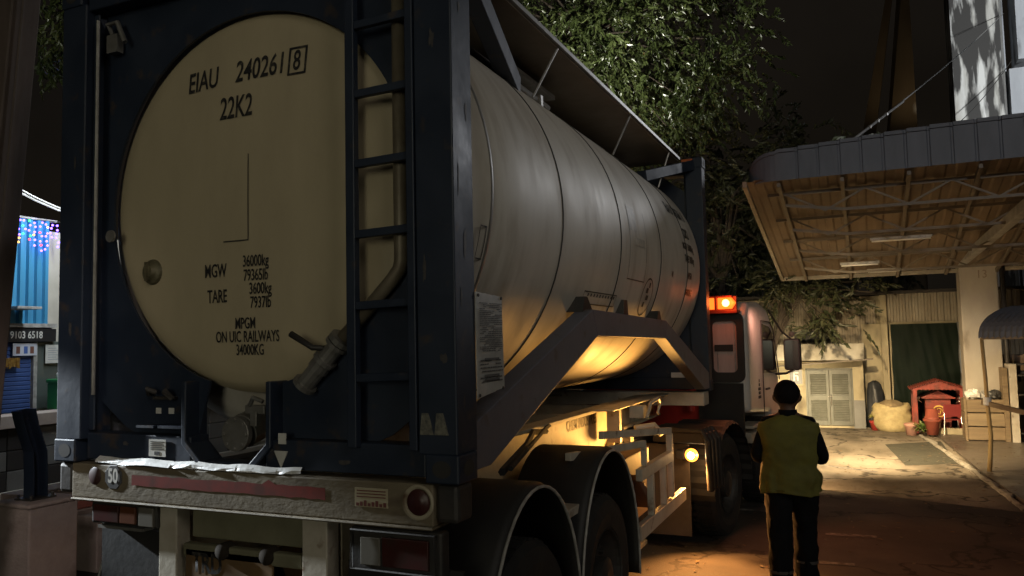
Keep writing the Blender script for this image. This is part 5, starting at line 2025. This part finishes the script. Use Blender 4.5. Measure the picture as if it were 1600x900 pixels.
tag(b.build('overhead_wire', PAPER), 'bright frayed cable slung above the blue shop front', 'wire')
# ledges in front of the shop
b = MB()
b.box((-8.6, 2.4, 1.02), (-8.15, 9, 1.20))
o = b.build('stone_ledge', mat('pale_pink_ledge', (.50, .42, .37), (.40, .33, .29), 4, .7, bump=.1), bevel=.01)
tag(o, 'long pale pink ledge running before the shop front', 'ledge')
b = MB()
rg = random.Random(6)
y = 2.4
while y < 9:
    w = rg.uniform(.3, .5)
    for z0, z1 in ((.15, .42), (.43, .70), (.71, 1.01)):
        b.box((-8.55, y + .005, z0), (-8.22, y + w - .005, z1), rg.randint(0, 1))
    y += w
tag(b.build('block_wall', [GREYW, DARKB], bevel=.01), 'wall of dark concrete blocks carrying the pale ledge', 'wall')
# low pink wall near the trailer
b = MB()
b.box((-4.62, 1.95, 0), (-4.32, 3.2, .78))
b.box((-4.64, 1.90, .54), (-4.30, 3.15, .62), 1)
b.box((-4.32, 2.4, 0), (-3.9, 3.4, .52))
tag(b.build('low_wall', [PINKC, BRICKR], bevel=.012), 'low pink rendered wall with a red course, left of the trailer', 'wall')
b = MB()
b.box((-.40, 0, 0), (0, .42, .90))
b.box((-.42, -.02, .86), (.02, .44, .898))
tag(b.build('concrete_plinth', PINKC, bevel=.015, loc=(-3.22, 1.26, 0)), 'pink concrete plinth left of the trailer with a bent steel post on top', 'plinth')
po = thing('bent_post', 'bent black steel channel post bolted on the pink concrete plinth', 'post', (-3.42, 1.45, .90))
b = MB()
prof = [(-.10, .06), (-.10, -.06), (.10, -.06), (.10, .06), (.085, .06), (.085, -.045), (-.085, -.045), (-.085, .06)]
lv = [(0, 0, 0), (.0, 0, .20), (-.01, 0, .38), (-.085, 0, .60), (-.115, 0, .72)]
vs = []
for (dx, dy, z) in lv:
    for (u, v) in prof:
        # channel faces the road: width runs along y
        vs.append((v + dy, u * .62 + dx + (.0), z + (.02 * u * 4 if z > .7 else 0)))
k = len(prof)
b.add(vs, [(i * k + j, i * k + (j + 1) % k, (i + 1) * k + (j + 1) % k, (i + 1) * k + j) for i in range(len(lv) - 1) for j in range(k)])
b.add(vs[-k:], [(0, 1, 6, 7), (1, 2, 5, 6), (2, 3, 4, 5)])
b.build('channel', NAVY, po)
b = MB()
b.box((-.10, -.11, 0), (.10, .11, .012))
for x in (-.08, .08):
    for y in (-.09, .09):
        b.tube([(x, y, .01), (x, y, .04)], .012, 6)
b.build('base_plate', DARKSTEEL, po)
b = MB()
b.bar((-2.99, .6, 0), (-2.40, .6, 5.2), .20, .16)
b.bar((-2.885, .56, 0), (-2.295, .56, 5.2), .02, .02)
tag(b.build('leaning_pole', RUST, bevel=.012), 'thick brown steel pole leaning at the left edge of the view', 'pole')
b = MB()
rg = random.Random(12)
for k in range(5):
    c = Vector((-2.80, .45, 1.25))
    pts_ = []
    for i in range(26):
        a = 2 * pi * i / 25
        pts_.append(c + Vector((.05 * cos(a) + .008 * k + rg.uniform(-.006, .006), rg.uniform(-.02, .02) + .01 * k, .26 * sin(a) + rg.uniform(-.01, .01) - .02 * k)))
    b.tube(pts_, .008, 6)
tag(b.build('cable_coil', RUBBER, smooth=True), 'coil of black cable hanging on the leaning brown pole', 'cable')

# pieces that stand apart become parts of their own
for o in list(COL.objects):
    if o.type == 'MESH' and o.name.split('.')[0] in ('upper_brace', 'beam_end', 'seam_band', 'winch_bracket', 'plate_lamp', 'cross_member', 'brace_lug', 'window_fitting', 'lamp_bowl', 'post_edge_line', 'handle_bracket', 'ledge_strip', 'air_hose', 'cab_step', 'rivet', 'axle', 'walkway_stay', 'rail_fitting'):
        split_loose(o)

for o in COL.objects:
    g = {'street_tree': 'trees around the yard', 'flower_pot': 'pots by the shrine', 'potted_plant': 'potted plants along the wall', 'overhead_wire': 'wires overhead'}.get(o.name.split('.')[0])
    if g and o.parent is None:
        o['group'] = g
